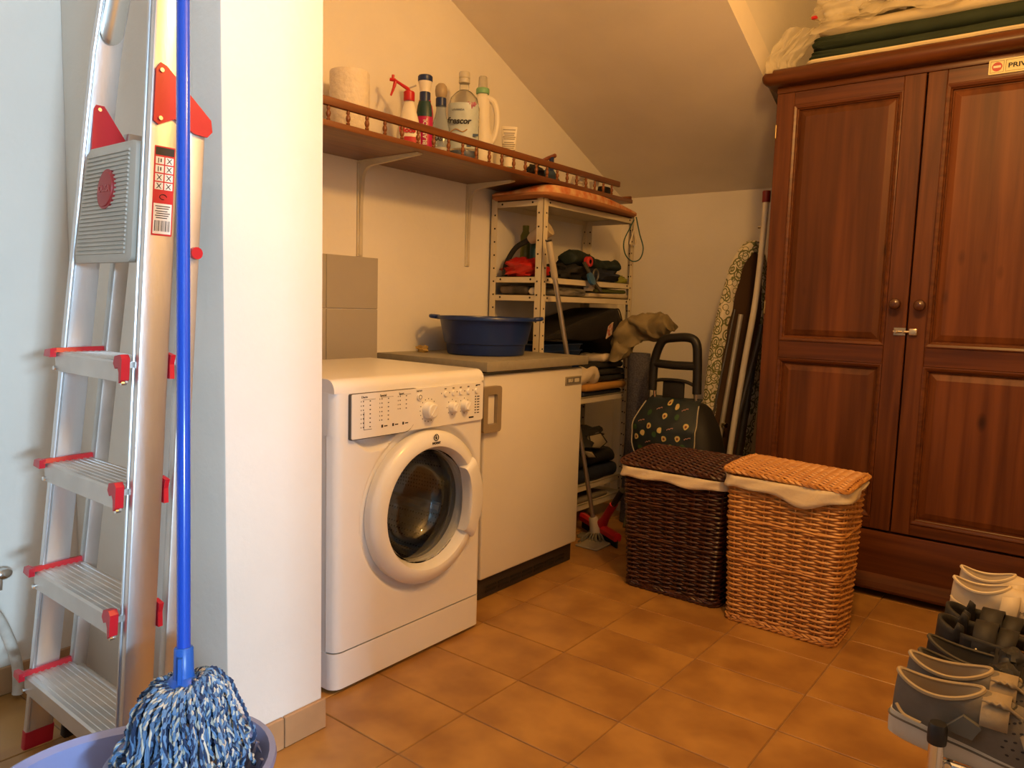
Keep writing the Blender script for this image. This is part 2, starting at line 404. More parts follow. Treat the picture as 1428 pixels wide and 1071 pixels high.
MB().lathe([(.0105, px_), (.0105, px_+.003), (.009, px_+.0045), (.0001, px_+.0045)], 20, (0, 1.519, .783), 'x').build('power_button', M_white, wm)
MB().tube([(px_+.0045, 1.519+.006*cos(a), .783+.006*sin(a)) for a in [2*pi*i/14 for i in range(14)]], .0009, 4, closed=True).build('power_symbol', M_ink, wm)
RT, UP = (0, 1, 0), (0, 0, 1)
text('ON/OFF', .007, (px_+.0002, 1.517, .800), RT, UP, M_ink, wm, 'print')
dx_ = WX+.0116
pr_ = MB()
for cy, z0, rows in ((1.300, .786, 7), (1.365, .788, 6), (1.432, .790, 4)):
    for r in range(rows):
        z = z0-.0115*r
        pr_.box((dx_, cy, z), (dx_+.0004, cy+.0018, z+.0034)).box((dx_, cy+.007, z), (dx_+.0004, cy+.0098, z+.0034)).box((dx_, cy+.030, z), (dx_+.0004, cy+.034, z+.0028))
    pr_.box((dx_, cy+.006, z0+.0055), (dx_+.0004, cy+.05, z0+.0062))
pr_.box((dx_, 1.31, .711), (dx_+.0004, 1.338, .7122)).box((dx_, 1.31, .711), (dx_+.0004, 1.3112, .76))
for cy in (1.372, 1.412, 1.450):
    pr_.box((dx_, cy, .711), (dx_+.0004, cy+.006, .719)).box((dx_, cy+.010, .713), (dx_+.0004, cy+.022, .716))
pr_.build('programme_print', M_ink, wm, smooth=0)
for t_, y_ in (('Diario', 1.312), ('Special', 1.378), ('Sport', 1.445)): text(t_, .0085, (dx_+.0002, y_, .799), RT, UP, M_ink, wm, 'print')
p3_ = MB()
for r in range(7): p3_.box((px_, 1.762, .764-.0085*r), (px_+.0005, 1.767, .768-.0085*r)).box((px_, 1.772, .764-.0085*r), (px_+.0005, 1.783, .767-.0085*r))
p3_.box((px_, 1.735, .7), (px_+.0005, 1.757, .705)).box((px_, 1.765, .800), (px_+.0005, 1.785, .803)).build('phase_print', M_ink, wm, smooth=0)
# door
dr = MB().lathe([(.214, WX-.016), (.2255, WX-.012), (.2270, WX+.010), (.2245, WX+.018), (.216, WX+.025), (.205, WX+.0315), (.190, WX+.0345), (.182, WX+.033), (.177, WX+.025), (.171, WX+.006), (.166, WX-.012), (.166, WX-.03)],
                72, (0, DC[0], DC[1]), 'x', cap0=False, cap1=False).build('door', M_white, wm, smooth=45)
M_glass = mat('door_glass', (.92, .93, .92), .02, trans=1., ior=1.47, var=0)
bowl = [(.168, WX+.004), (.167, WX-.012), (.158, WX-.05), (.142, WX-.085), (.115, WX-.108), (.07, WX-.122), (.03, WX-.127), (.0005, WX-.128)]
inner = [(.0005, WX-.123), (.03, WX-.122), (.069, WX-.117), (.112, WX-.103), (.137, WX-.082), (.153, WX-.049), (.1625, WX-.012), (.1635, WX+.004)]
MB().lathe(bowl+inner, 56, (0, DC[0], DC[1]), 'x', cap0=False, cap1=False).build('glass', M_glass, dr, smooth=60)
# door handle: crescent pad on the right side of the ring
hp = []
for i in range(13):
    t = i/12; a = radians(-36 + 72*t); hp.append((DC[0]+.214*cos(a), DC[1]+.214*sin(a)))
for i in range(13):
    t = 1-i/12; a = radians(-36+72*t); rr = .166 - .012*sin(pi*t); hp.append((DC[0]+rr*cos(a), DC[1]+rr*sin(a)))
def padring(sc_, x): 
    cy = sum(p[0] for p in hp)/len(hp); cz = sum(p[1] for p in hp)/len(hp)
    return [(x, cy+(p[0]-cy)*sc_, cz+(p[1]-cz)*sc_) for p in hp]
MB().ring([padring(1, WX+.008), padring(1, WX+.034), padring(.95, WX+.042), padring(.80, WX+.046)], True, True, True).build('handle', M_white, dr, smooth=45)
lz = DC[1]+.1985
MB().tube([(WX+.0335, 1.5655+.0092*cos(a), lz+.010+.0092*sin(a)) for a in [2*pi*i/22 for i in range(22)]], .0014, 5, closed=True).build('logo_ring', M_ink, dr)
MB().box((WX+.032, 1.5638, lz+.005), (WX+.0345, 1.5672, lz+.012)).box((WX+.032, 1.5638, lz+.0135), (WX+.0345, 1.5672, lz+.0162)).build('logo_mark', M_ink, dr, smooth=0)
text('INDESIT', .0095, (WX+.0345, 1.5655, lz-.0065), RT, UP, M_ink, dr, 'logo_lettering', bold=.0003)
# gasket and drum
M_gask = mat('gasket', (.30, .29, .27), .55)
MB().lathe([(.200, WX-.016), (.190, WX-.04), (.172, WX-.052), (.174, WX-.066), (.188, WX-.075), (.192, WX-.10), (.204, WX-.115)], 56, (0, DC[0], DC[1]), 'x', cap0=False, cap1=False).build('gasket', M_gask, wm, smooth=60)
md = mat('drum_steel', (.42, .41, .40), .30, 1.)
nt = md.node_tree; b_ = nt.nodes['Principled BSDF']
vo = nt.nodes.new('ShaderNodeTexVoronoi'); vo.inputs['Scale'].default_value = 75; vo.inputs['Randomness'].default_value = 0.12
tc_ = nt.nodes.new('ShaderNodeTexCoord'); nt.links.new(tc_.outputs['Object'], vo.inputs['Vector'])
cr = nt.nodes.new('ShaderNodeValToRGB'); cr.color_ramp.elements[0].position = .22; cr.color_ramp.elements[0].color = (.01, .01, .01, 1); cr.color_ramp.elements[1].position = .32; cr.color_ramp.elements[1].color = (.32, .31, .30, 1)
nt.links.new(vo.outputs['Distance'], cr.inputs[0]); nt.links.new(cr.outputs[0], b_.inputs['Base Color'])
drum = MB().lathe([(.205, WX-.112), (.225, WX-.13), (.228, WX-.40), (.20, WX-.43), (.05, WX-.42), (.0005, WX-.42)], 48, (0, DC[0], DC[1]), 'x', cap0=False, cap1=False).build('drum', md, wm, smooth=40)
for k in range(3):
    a = radians(100+120*k); c0 = Vector((0, cos(a), sin(a)))
    MB().tube([Vector((WX-.14-.24*t, DC[0], DC[1])) + c0*(.222-.032*sin(pi*t)**.5) for t in [i/8 for i in range(9)]], .022, 8, flat=(1, .9)).build('paddle', M_gask, drum)

# ------------------------------------------------------------------ freezer with its worktop
FY0, FY1, FXD = 1.966, 2.584, -1.645
fz = thing('freezer', 'white under-counter freezer with brown handle and stone-grey worktop', 'freezer', (-1.9, 2.27, 0))
M_cream = mat('cream_enamel', (.74, .69, .58), .33, var=.04, vs=3)
M_brownp = mat('brown_plastic', (.30, .235, .15), .45)
MB().box((-2.15, FY0, .02), (FXD-.05, FY1, .812), .006).build('body', M_cream, fz)
fd = MB().box((FXD-.042, FY0+.001, .080), (FXD, FY1, .808), .007, 3).build('door', M_cream, fz)
MB().box((FXD-.05, FY0+.004, .084), (FXD-.040, FY1-.004, .804)).build('seal', M_gask, fz, smooth=0)
# handle: flat rectangular loop around a pale recess
ho = rrect(1.940, .612, 2.036, .772, .012); hi_ = rrect(1.962, .640, 2.012, .744, .006)
hb = MB(); n_ = len(ho)
for x in (FXD+.001, FXD+.020):
    hb.add([(x, p[0], p[1]) for p in ho]+[(x, p[0], p[1]) for p in hi_], [(i, (i+1) % n_, n_+(i+1) % n_, n_+i) for i in range(n_)])
hb.ring([[(FXD+.001, *p) for p in ho], [(FXD+.020, *p) for p in ho]]).ring([[(FXD+.001, *p) for p in hi_], [(FXD+.020, *p) for p in hi_]])
hd = hb.build('handle', M_brownp, fd, smooth=40, weld=True)
MB().box((FXD, 1.972, .640), (FXD+.008, 2.011, .744), .003).build('handle_insert', M_cream, fd)
bd = MB().box((FXD, 2.457, .743), (FXD+.004, 2.571, .777), .002).build('badge', mat('badge_metal', (.40, .36, .28), .4, .4), fd)
MB().box((FXD+.004, 2.463, .748), (FXD+.0044, 2.565, .772)).build('badge_face', mat('badge_face', (.16, .145, .12), .5), fd, smooth=0)
text('BRU', .017, (FXD+.0048, 2.490, .7605), RT, UP, mat('badge_print', (.6, .56, .45), .5), fd, 'badge_lettering', bold=.0006)
MB().prism(rrect(2.519, .753, 2.552, .768, .003), FXD+.0044, FXD+.0050, 'x').build('badge_mark', mat('badge_print', (.6, .56, .45)), fd)
M_brownk = mat('kick_plastic', (.035, .026, .02), .5)
kp = MB().box((FXD-.055, FY0+.01, .001), (FXD-.018, FY1-.012, .082), .003).build('kick_plate', M_brownk, fz)
for r in range(2):
    for k in range(7):
        y = FY0+.05+k*.074
        MB().box((FXD-.0185, y, .016+.016*r), (FXD-.0150, y+.062, .026+.016*r), .001, 1).build('vent_slat', M_black, kp, smooth=0)
M_wkt = mat('worktop_laminate', (.30, .27, .20), .45, var=.08, vs=40)
MB().box((XL+.003, 1.950, .8225), (-1.624, 2.592, .857), .003).build('worktop', M_wkt, fz)
MB().box((-2.14, 1.97, .810), (-1.70, 2.58, .8235)).build('spacer', M_black, fz, smooth=0)

# ------------------------------------------------------------------ blue basin and small things on the worktop
bc = (-1.905, 2.275)
bs = thing('basin', 'round dark blue plastic washing-up basin on the freezer worktop', 'basin', (bc[0], bc[1], .857))
M_blue = mat('blue_plastic', (.010, .030, .150), .30, var=.06)
MB().lathe([(.0005, .858), (.148, .858), (.152, .862), (.156, .900), (.163, .902), (.182, .990), (.186, 1.003), (.197, 1.004), (.199, 1.000), (.199, .992), (.196, .991), (.196, 1.0005), (.183, .999), (.178, .990), (.150, .872), (.0005, .870)],
           64, (bc[0], bc[1], 0), cap0=False, cap1=False).build('tub', M_blue, bs, smooth=50)
for sgn in (-1, 1):
    d = Vector((cos(yaw), sin(yaw), 0))*sgn; s_ = Vector((-d.y, d.x, 0)); c_ = Vector((bc[0], bc[1], 0))
    pth = [c_+d*.190+s_*.05+V(0, 0, .999), c_+d*.213+s_*.038+V(0, 0, 1.001), c_+d*.219+V(0, 0, 1.002), c_+d*.213-s_*.038+V(0, 0, 1.001), c_+d*.190-s_*.05+V(0, 0, .999)]
    MB().tube(spline(pth, 5), .0075, 8).build('grip', M_blue, bs)
M_yel = mat('dry_sponge', (.50, .33, .10), .9, var=.3, vs=50, bump=.6, bs=90)
tag(MB().blob((-2.105, 2.125, .868), (.028, .02, .016), 14, 9, .5, 2.5, 3).build('sponge_scrap', M_yel, loc=(-2.105, 2.125, .857)), 'small yellow scrap lying on the worktop behind the blue basin', 'scrap')

# ------------------------------------------------------------------ wall shelf with a turned gallery rail
M_shelf = wood('shelf_wood', (.20, .068, .019), (.125, .038, .011), 'y', .35, .3, knots=False)
M_spin = wood('spindle_wood', (.24, .08, .022), (.15, .045, .012), 'z', .3, .4, knots=False)
SF, SB, SZ = -1.835, XL, 1.559
sh = thing('wall_shelf', 'brown wooden wall shelf with turned spindle rail above the freezer', 'shelf', (XL, 2.28, SZ))
MB().box((SB+.001, 1.13, SZ), (SF, 3.272, SZ+.0185), .003).build('board', M_shelf, sh)
MB().box((SF-.016, 1.13, 1.6195), (SF-.001, 3.150, 1.6455), .004).build('rail', M_shelf, sh)
MB().box((SB+.002, 3.255, SZ+.018), (SF-.005, 3.270, SZ+.034), .002).build('end_strip', M_shelf, sh)
prof = [(.0035, SZ+.018), (.0055, SZ+.020), (.0062, SZ+.024), (.0040, SZ+.028), (.0062, SZ+.032), (.0078, SZ+.0385), (.0062, SZ+.045), (.0040, SZ+.049), (.0060, SZ+.053), (.0055, SZ+.058), (.0035, SZ+.0615)]
sp0 = None; y = 1.453-.0741*4
while y < 3.15:
    if sp0 is None: sp0 = MB().lathe([(r, h-SZ) for r, h in prof], 12).build('spindle', M_spin, sh, local=True); o = sp0
    else: o = copy_part(sp0, sh)
    o.location = (SF-.0085-XL, y-2.28, 0); y += .0741
M_brk = mat('bracket_paint', (.62, .56, .44), .4)
for by, tip in ((1.860, -1.872), (2.458, -1.935)):
    bk = MB()
    bk.bar((XL+.004, by, 1.215), (XL+.004, by, SZ-.006), .026, .006, (0, 1, 0)).bar((XL+.004, by, SZ-.003), (tip, by, SZ-.003), .026, .005, (0, 1, 0))
    rib = [(XL+.005, 1.215)] + [(XL+.010, 1.22)] + [(XL+.014, 1.40)] + arc(XL+.070, SZ-.070, .048, pi, .5*pi, 6) + [(tip-.005, SZ-.008), (tip, SZ-.004), (XL+.005, SZ-.004)]
    bk.prism(rib, by-.007, by+.007, 'y')
    bk.build('bracket', M_brk, sh, smooth=40)

ZS = SZ+.0187
RC, = (V(.79, .61, 0),)                                   # rightwards along a label that faces the room
NC = V(.61, -.79, 0)
M_paper = mat('tissue_paper', (.74, .66, .54), .95, var=.06, vs=60, bump=1.0, bs=70)
rl = thing('paper_towel_roll', 'standing roll of quilted kitchen paper at the left end of the shelf', 'paper roll', (-2.045, 1.700, ZS))
MB().lathe([(.022, ZS), (.064, ZS), (.066, ZS+.004), (.066, ZS+.226), (.064, ZS+.230), (.022, ZS+.230)], 40, (-2.045, 1.700, 0), cap0=False, cap1=False).build('paper', M_paper, rl)
MB().lathe([(.020, ZS), (.022, ZS), (.022, ZS+.229), (.020, ZS+.229)], 20, (-2.045, 1.700, 0), cap0=False, cap1=False).build('core', mat('cardboard', (.35, .24, .13), .9), rl)

def bottle(name, label, cx, cy, prof, m, sx=1., sy=1., ang=None, n=28, body='body', cat='bottle'):
    t = thing(name, label, cat, (cx, cy, ZS), 0., 'cleaning bottles on the shelf')
    b = MB().lathe(prof, n, sx=sx, sy=sy)
    b.xf(Matrix.Translation((cx, cy, ZS)) @ Matrix.Rotation(atan2(RC.y, RC.x) if ang is None else ang, 4, 'Z'))
    b.build(body, m, t, smooth=50); return t
def wrap(cx, cy, r, z0, z1, half, m, parent, name='label', sx=1., sy=1., prof=None, off=0.):
    """curved label around the front of a bottle"""
    b = MB(); A = atan2(RC.y, RC.x); nn = 14
    pr2 = prof or [(r, z0), (r, z1)]
    rings = []
    for rr, h in pr2:
        ring = []
        for k in range(nn+1):
            a = -pi/2 + off - half + 2*half*k/nn
            ring.append(Vector((rr*cos(a)*sx, rr*sin(a)*sy, h)))
        rings.append(ring)
    b.ring(rings, False); b.xf(Matrix.Translation((cx, cy, ZS)) @ Matrix.Rotation(A, 4, 'Z'))
    return b.build(name, m, parent, smooth=60)
def front(cx, cy, d, u, z): return V(cx, cy, ZS+z) + NC*d + RC*u

M_wht = mat('white_plastic', (.76, .70, .58), .4, var=.03)
# 1 trigger spray
cx, cy = -2.02, 1.950
t = bottle('spray_bottle', 'white trigger spray bottle with red nozzle and red printed label', cx, cy, [(.0005, 0), (.040, 0), (.043, .006), (.043, .075), (.036, .120), (.024, .165), (.0165, .190), (.0165, .196)], M_wht, 1., .62)
MB().lathe([(.019, .190), (.020, .193), (.020, .220), (.017, .224), (.0005, .224)], 22, (cx, cy, ZS)).build('collar', M_red, t)
tr = MB(); d = -RC
o_ = V(cx, cy, ZS)
tr.tube([o_+V(0, 0, .222), o_+V(0, 0, .232)+d*.004, o_+V(0, 0, .248)+d*.03, o_+V(0, 0, .262)+d*.052], [.007, .007, .0055, .005], 8)
tr.tube([o_+V(0, 0, .262)+d*.050, o_+V(0, 0, .264)+d*.070], .006, 8).tube([o_+V(0, 0, .280)+d*.058, o_+V(0, 0, .262)+d*.060], .005, 8)
tr.tube(spline([o_+V(0, 0, .258)+d*.050, o_+V(0, 0, .235)+d*.056, o_+V(0, 0, .208)+d*.066], 4), [.006, .006, .006, .006, .005, .005, .004, .004, .0035], 8)
tr.build('trigger', M_red, t)
MB().tube([o_+V(0, 0, .236), o_+V(0, 0, .246)+RC*.025], .003, 6).build('spray_arm', mat('grey_plastic', (.45, .43, .40)), t)
M_lw = mat('label_white', (.78, .74, .66), .5, var=.03); M_lg = mat('label_green', (.03, .13, .04), .5); M_lr = mat('label_red', (.50, .02, .025), .5)
wrap(cx, cy, .0436, .008, .035, .9, M_lg, t, sx=1, sy=.63); wrap(cx, cy, .0438, .030, .062, .55, M_lr, t, sx=1, sy=.63, off=.25)
hb = MB(); hb.prism([(p[0], p[1]) for p in arc(0, 0, .024, 0, pi, 12)]+[(p[0], p[1]) for p in reversed(arc(0, 0, .020, 0, pi, 12))], 0, .0008, 'z')
hb.xf(Matrix.Translation(front(cx, cy, .0285, .0, .092)) @ Matrix(((RC.x, 0, NC.x, 0), (RC.y, 0, NC.y, 0), (0, 1, 0, 0), (0, 0, 0, 1)))); hb.build('emblem', M_ink, t, smooth=0)
text('Moos', .026, front(cx, cy, .0288, 0, .084), RC, UP, M_lr, t, bold=.0012)
# 2 pink bottle with blue cap
cx, cy = -2.02, 2.030; M_pink = mat('pink_plastic', (.46, .012, .10), .35); M_navy = mat('navy_plastic', (.015, .03, .11), .35)
t = bottle('tall_pink_bottle', 'tall narrow pink bottle with navy and white flared cap', cx, cy, [(.0005, 0), (.029, 0), (.031, .005), (.031, .165), (.027, .19), (.022, .20), (.022, .21)], M_pink, 1., .8)
wrap(cx, cy, .0315, .150, .205, 1.1, mat('label_teal', (.012, .05, .05), .4), t, 'shoulder_label', 1, .82, [(.0318, .150), (.0316, .166), (.0275, .192), (.0235, .206)])
MB().lathe([(.021, .205), (.021, .238), (.019, .240)], 22, (cx, cy, ZS), sx=.95, sy=.95).build('neck_band', M_navy, t)
cp = MB().lathe([(.019, .238), (.020, .25), (.025, .272), (.026, .276)], 22, (cx, cy, ZS)).build('flared_cap', M_wht, t)
MB().lathe([(.026, .276), (.027, .278), (.027, .294), (.024, .298), (.0005, .298)], 22, (cx, cy, ZS)).build('cap_top', M_navy, t)
text('BLANCOL', .021, front(cx, cy, .0262, .006, .095), (0, 0, 1), -RC, M_lw, t, bold=.0004)
# 3 clear bottle with round wooden cap
cx, cy = -2.02, 2.115
M_clear = mat('clear_blue_plastic', (.55, .66, .80), .12, trans=.75, ior=1.3, var=.05)
t = bottle('clear_bottle', 'clear flask-shaped bottle with blue collar and pale ball cap', cx, cy, [(.0005, 0), (.036, 0), (.038, .004), (.038, .095), (.034, .130), (.023, .165), (.018, .19), (.017, .215)], M_clear, 1., .75)
MB().lathe([(.020, .208), (.020, .236), (.018, .238)], 22, (cx, cy, ZS)).build('collar', M_navy, t)
MB().lathe([(.015, .236), (.021, .246), (.0235, .262), (.021, .280), (.012, .290), (.0005, .292)], 22, (cx, cy, ZS)).build('ball_cap', mat('pale_cap', (.40, .31, .20), .35, var=.2, vs=30, stretch=(1, 1, .1)), t)
wrap(cx, cy, .0385, .006, .055, .95, mat('label_grey', (.42, .42, .42), .4), t, sx=1, sy=.76)
text('WC', .016, front(cx, cy, .0292, -.018, .108), RC, UP, mat('label_crimson', (.25, .02, .05), .5), t, bold=.0006); text('GAS', .019, front(cx, cy, .0295, -.008, .083), RC, UP, M_ink, t, bold=.0008); text('CITRUS', .012, front(cx, cy, .0298, .0, .040), RC, UP, M_ink, t)
# 4 big clear softener bottle with label
cx, cy = -2.01, 2.232
M_clr = mat('clear_plastic', (.85, .86, .84), .08, trans=.92, ior=1.25, var=.02)
t = bottle('softener_bottle', 'large clear square-shouldered bottle with pale blue printed label', cx, cy, [(.0005, 0), (.058, 0), (.061, .006), (.061, .225), (.052, .262), (.030, .285), (.018, .292), (.018, .325)], M_clr, 1., .8)
lq = MB().lathe([(.0005, .003), (.055, .003), (.057, .008), (.057, .060), (.0005, .060)], 28, sx=1, sy=.8); lq.xf(Matrix.Translation((cx, cy, ZS)) @ Matrix.Rotation(atan2(RC.y, RC.x), 4, 'Z')); lq.build('liquid', mat('blue_liquid', (.10, .16, .33), .1, trans=.4), t)
MB().lathe([(.0215, .318), (.0215, .330), (.019, .332), (.019, .336), (.0215, .338), (.0215, .356), (.019, .360), (.0005, .360)], 24, (cx, cy, ZS)).build('screw_cap', mat('frosted_cap', (.70, .66, .56), .3, trans=.3), t)
M_lb = mat('label_paleblue', (.50, .57, .58), .45, var=.15, vs=25)
wrap(cx, cy, .0617, .066, .236, 1.25, M_lb, t, 'label', 1, .81)
fr_ = MB()
for (u, z, rr) in ((.030, .226, .013), (.042, .232, .010), (.020, .232, .009)):
    q = front(cx, cy, .0505-.012*abs(u)/.04, u, z); e1 = RC; e2 = V(0, 0, 1)
    pts = []
    for i in range(25):
        a = 2*pi*i/24; r_ = rr*(.55+.45*abs(cos(2.5*a))); pts.append(q+e1*r_*cos(a)+e2*r_*sin(a))
    fr_.add([q+NC*.002]+[p+NC*.001 for p in pts], [(0, i, i+1) for i in range(1, 25)])
fr_.build('flower_print', mat('flower_pink', (.45, .13, .22), .5, var=.3, vs=80), t, smooth=0)
text('frescor', .031, front(cx, cy, .0515, -.014, .166), RC, UP, M_ink, t, shear=.18, bold=.0010)
text('LAVANDA', .0105, front(cx, cy, .0505, -.018, .208), RC, UP, M_ink, t); 
wv = MB().tube(spline([front(cx, cy, .0488, -.045, .125), front(cx, cy, .0510, -.025, .136), front(cx, cy, .0512, 0, .126), front(cx, cy, .0508, .018, .136)], 6), .0022, 5); wv.build('ribbon_print', mat('ribbon', (.42, .24, .10), .5), t)
sm = MB()
for u, z, a_, b2 in ((.026, .072, .018, .020), (.050, .112, .020, .010), (.050, .080, .020, .014)):
    q = front(cx, cy, .0508-.28*max(0, u-.02), u, z); sm.add([q-RC*a_/2, q+RC*a_/2, q+RC*a_/2+V(0, 0, b2), q-RC*a_/2+V(0, 0, b2)], [(0, 1, 2, 3)])
sm.build('label_blocks', mat('label_navy', (.06, .10, .18), .5), t, smooth=0)
text('A2', .012, front(cx, cy, .0512, .026, .082), RC, UP, M_lw, t)
# 5 white jug with handle
cx, cy = -2.03, 2.365
t = bottle('white_jug', 'tall plain white detergent jug with side handle and green collar', cx, cy, [(.0005, 0), (.050, 0), (.053, .006), (.053, .120), (.046, .150), (.036, .20), (.034, .27), (.028, .30), (.022, .312), (.022, .318)], M_wht, .92, .8)
MB().lathe([(.026, .312), (.027, .316), (.027, .330), (.025, .333)], 24, (cx, cy, ZS)).build('collar', mat('mint_plastic', (.20, .42, .22), .4), t)
MB().lathe([(.021, .332), (.019, .338), (.017, .376), (.014, .380), (.0005, .380)], 22, (cx, cy, ZS)).build('measuring_cap', mat('clear_cap', (.72, .68, .58), .2, trans=.5), t)
hpth = [front(cx, cy, 0, .018, .296), front(cx, cy, 0, .044, .282), front(cx, cy, 0, .058, .245), front(cx, cy, 0, .060, .195), front(cx, cy, 0, .052, .150), front(cx, cy, 0, .040, .125)]
MB().tube(spline(hpth, 6), .0135, 10).build('handle', M_wht, t)
# 6 cream tube on its cap
cx, cy = -1.985, 2.487
t = thing('cream_tube', 'white squeeze tube standing on its dark green cap', 'tube', (cx, cy, ZS))
rings = []
for i in range(9):
    f = i/8; a_, b2 = .024+.010*f, .022*(1-f)+.0012
    rings.append([front(cx, cy, b2*sin(an), a_*cos(an), .040+.165*f) for an in [2*pi*k/20 for k in range(20)]])
MB().ring(rings, True, True, True).build('tube_body', M_wht, t, smooth=60)
MB().lathe([(.024, 0), (.025, .002), (.024, .040), (.0005, .041)], 22, (cx, cy, ZS)).build('cap', mat('green_cap', (.02, .10, .03), .35), t)
tp = MB()
for k, z in enumerate((.190, .176, .168, .160, .152, .138, .130, .122, .114, .106, .080)):
    wd = .026-.003*(k % 3); q = front(cx, cy, .0220*(1-(z-.04)/.165)+.0024, 0, z)
    tp.add([q-RC*wd, q+RC*wd, q+RC*wd+V(0, 0, .0028), q-RC*wd+V(0, 0, .0028)], [(0, 1, 2, 3)])
tp.build('print_lines', mat('faint_ink', (.25, .21, .15), .6), t, smooth=0)
# 7 hand tool with wooden bar handle and blue pyramid body
cx, cy = -1.97, 2.72
t = thing('wooden_handled_tool', 'hand tool with slanting brown wooden handle on a dark blue pyramid body', 'tool', (cx, cy, ZS))
hw = wood('handle_wood', (.26, .08, .03), (.14, .04, .015), 'x', .3, .4, knots=False)
MB().tube(spline([front(cx, cy, .01, -.11, .040), front(cx, cy, .01, -.05, .075), front(cx, cy, .01, .01, .112), front(cx, cy, .01, .05, .128)], 5), [.004]+[.011]*13+[.012, .007], 10, flat=(1, .8)).build('handle', hw, t)
MB().tube([front(cx, cy, .01, .030, .03), front(cx, cy, .01, .030, .118)], .011, 8).build('post', M_navy, t)
py = [front(cx, cy, .05, -.055, .001), front(cx, cy, .05, .075, .001), front(cx, cy, -.05, .075, .001), front(cx, cy, -.05, -.055, .001)]
pt_ = [front(cx, cy, .012, .012, .075), front(cx, cy, .012, .034, .075), front(cx, cy, -.012, .034, .075), front(cx, cy, -.012, .012, .075)]
MB().ring([py, pt_], True, True, True).build('body', mat('blue_steel', (.03, .06, .11), .4), t, smooth=0)
tag(MB().blob((-1.93, 2.600, ZS+.026), (.040, .05, .036), 18, 12, .35, 2.2, 11).build('black_pouch', M_blackrub, loc=(-1.93, 2.600, ZS)), 'small black pouch behind the shelf rail below the wooden handle', 'pouch')
tag(MB().blob((-1.90, 2.895, ZS+.026), (.03, .05, .036), 18, 12, .45, 2.6, 5).build('white_cloth', M_paper, loc=(-1.90, 2.895, ZS)), 'crumpled white cloth behind the rail, right of the blue tool', 'cloth')
cpx = (-1.895, 3.010)
o = MB().lathe([(.0005, ZS), (.015, ZS), (.024, ZS+.05), (.022, ZS+.05), (.014, ZS+.004), (.0005, ZS+.004)], 20, (*cpx, 0), cap0=False, cap1=False).build('white_cup', M_wht, loc=(*cpx, ZS))
tag(o, 'small white cup behind the shelf rail near its right end', 'cup')
tag(MB().box((-1.93, 3.06, ZS), (-1.87, 3.125, ZS+.040), .008).build('dark_tin', M_black, loc=(-1.9, 3.09, ZS)), 'small black tin at the right end of the shelf rail', 'tin')

# ------------------------------------------------------------------ metal shelving unit
UX0, UX1, UY0, UY1, UZ = -2.165, -1.880, 2.600, 3.386, 1.515
M_cr = mat('cream_steel', (.66, .58, .42), .42, var=.06)
M_hole = mat('slot_dark', (.02, .015, .01), .8)
un = thing('metal_shelving_unit', 'cream slotted-angle metal shelving unit crammed with household things', 'shelving unit', (-2.02, 2.99, 0))
th_ = .002; fw = .034
for px, sx_ in ((UX0, 1), (UX1, -1)):
    for py, sy_ in ((UY0, 1), (UY1, -1)):
        b = MB(); b.box((px, py, 0), (px+sx_*th_, py+sy_*fw, UZ)).box((px, py, 0), (px+sx_*fw, py+sy_*th_, UZ))
        po = b.build('post', M_cr, un, smooth=0)
        hb = MB(); z = .06
        while z < UZ-.02:
            hb.box((px-sx_*.0006, py+sy_*(.019), z), (px+sx_*.0026, py+sy_*.027, z+.007)); hb.box((px+sx_*.019, py-sy_*.0006, z), (px+sx_*.027, py+sy_*.0026, z+.007)); z += .0575
        hb.build('slots', M_hole, po, smooth=0)
for z in (1.502, 1.178, 1.100, .628, .205, .112):
    b = MB(); i_ = .003
    b.box((UX0+i_, UY0+i_, z-.003), (UX1-i_, UY1-i_, z)).box((UX0+i_, UY0+i_, z-.027), (UX0+i_+.002, UY1-i_, z)).box((UX1-i_-.002, UY0+i_, z-.027), (UX1-i_, UY1-i_, z))
    b.box((UX0+i_, UY0+i_, z-.027), (UX1-i_, UY0+i_+.002, z)).box((UX0+i_, UY1-i_-.002, z-.027), (UX1-i_, UY1-i_, z))
    so = b.build('shelf', M_cr, un, smooth=0)
    q = MB()
    for yy in (UY0+.05, UY1-.05): q.lathe([(.0045, UX1-.0030), (.0045, UX1-.0015), (.0005, UX1-.001)], 10, (0, yy, z-.013), 'x')
    for xx in (UX0+.06, UX1-.06): q.lathe([(.0045, UY0+.0030), (.0045, UY0+.0015), (.0005, UY0+.001)], 10, (xx, 0, z-.013), 'y')
    q.build('bolts', M_hole, so)

# orange padded board on top of the unit
M_or = mat('orange_print', (.50, .10, .022), .85, c2=(.66, .42, .20), vs=24, bump=.3, bs=80, detail=6)
M_orb = mat('peach_fabric', (.38, .155, .055), .9, var=.1)
pb = thing('padded_board', 'orange patterned padded board lying on top of the metal shelving', 'padded board', (-1.98, 2.95, 1.503))
ol = spline([(-1.86, 3.36, 0), (-1.835, 3.18, 0), (-1.815, 2.95, 0), (-1.815, 2.74, 0), (-1.83, 2.60, 0), (-1.90, 2.55, 0), (-2.03, 2.545, 0), (-2.13, 2.56, 0), (-2.15, 2.66, 0), (-2.14, 2.95, 0), (-2.10, 3.2, 0), (-2.0, 3.37, 0), (-1.90, 3.385, 0), (-1.86, 3.36, 0)], 6)[:-1]
cen = V(-1.985, 2.95, 0)
def zt(p):   # board bulges where it is thick, thinner toward the near left end
    f = max(0, min(1, (p.x+2.02)/.16)); g_ = max(0, min(1, (3.40-p.y)/.42))
    return 1.528 + .018*f*min(1, g_) + .008*g_
def rg(s_, zf): return [V(cen.x+(p.x-cen.x)*s_, cen.y+(p.y-cen.y)*s_, zf(p)) for p in ol]
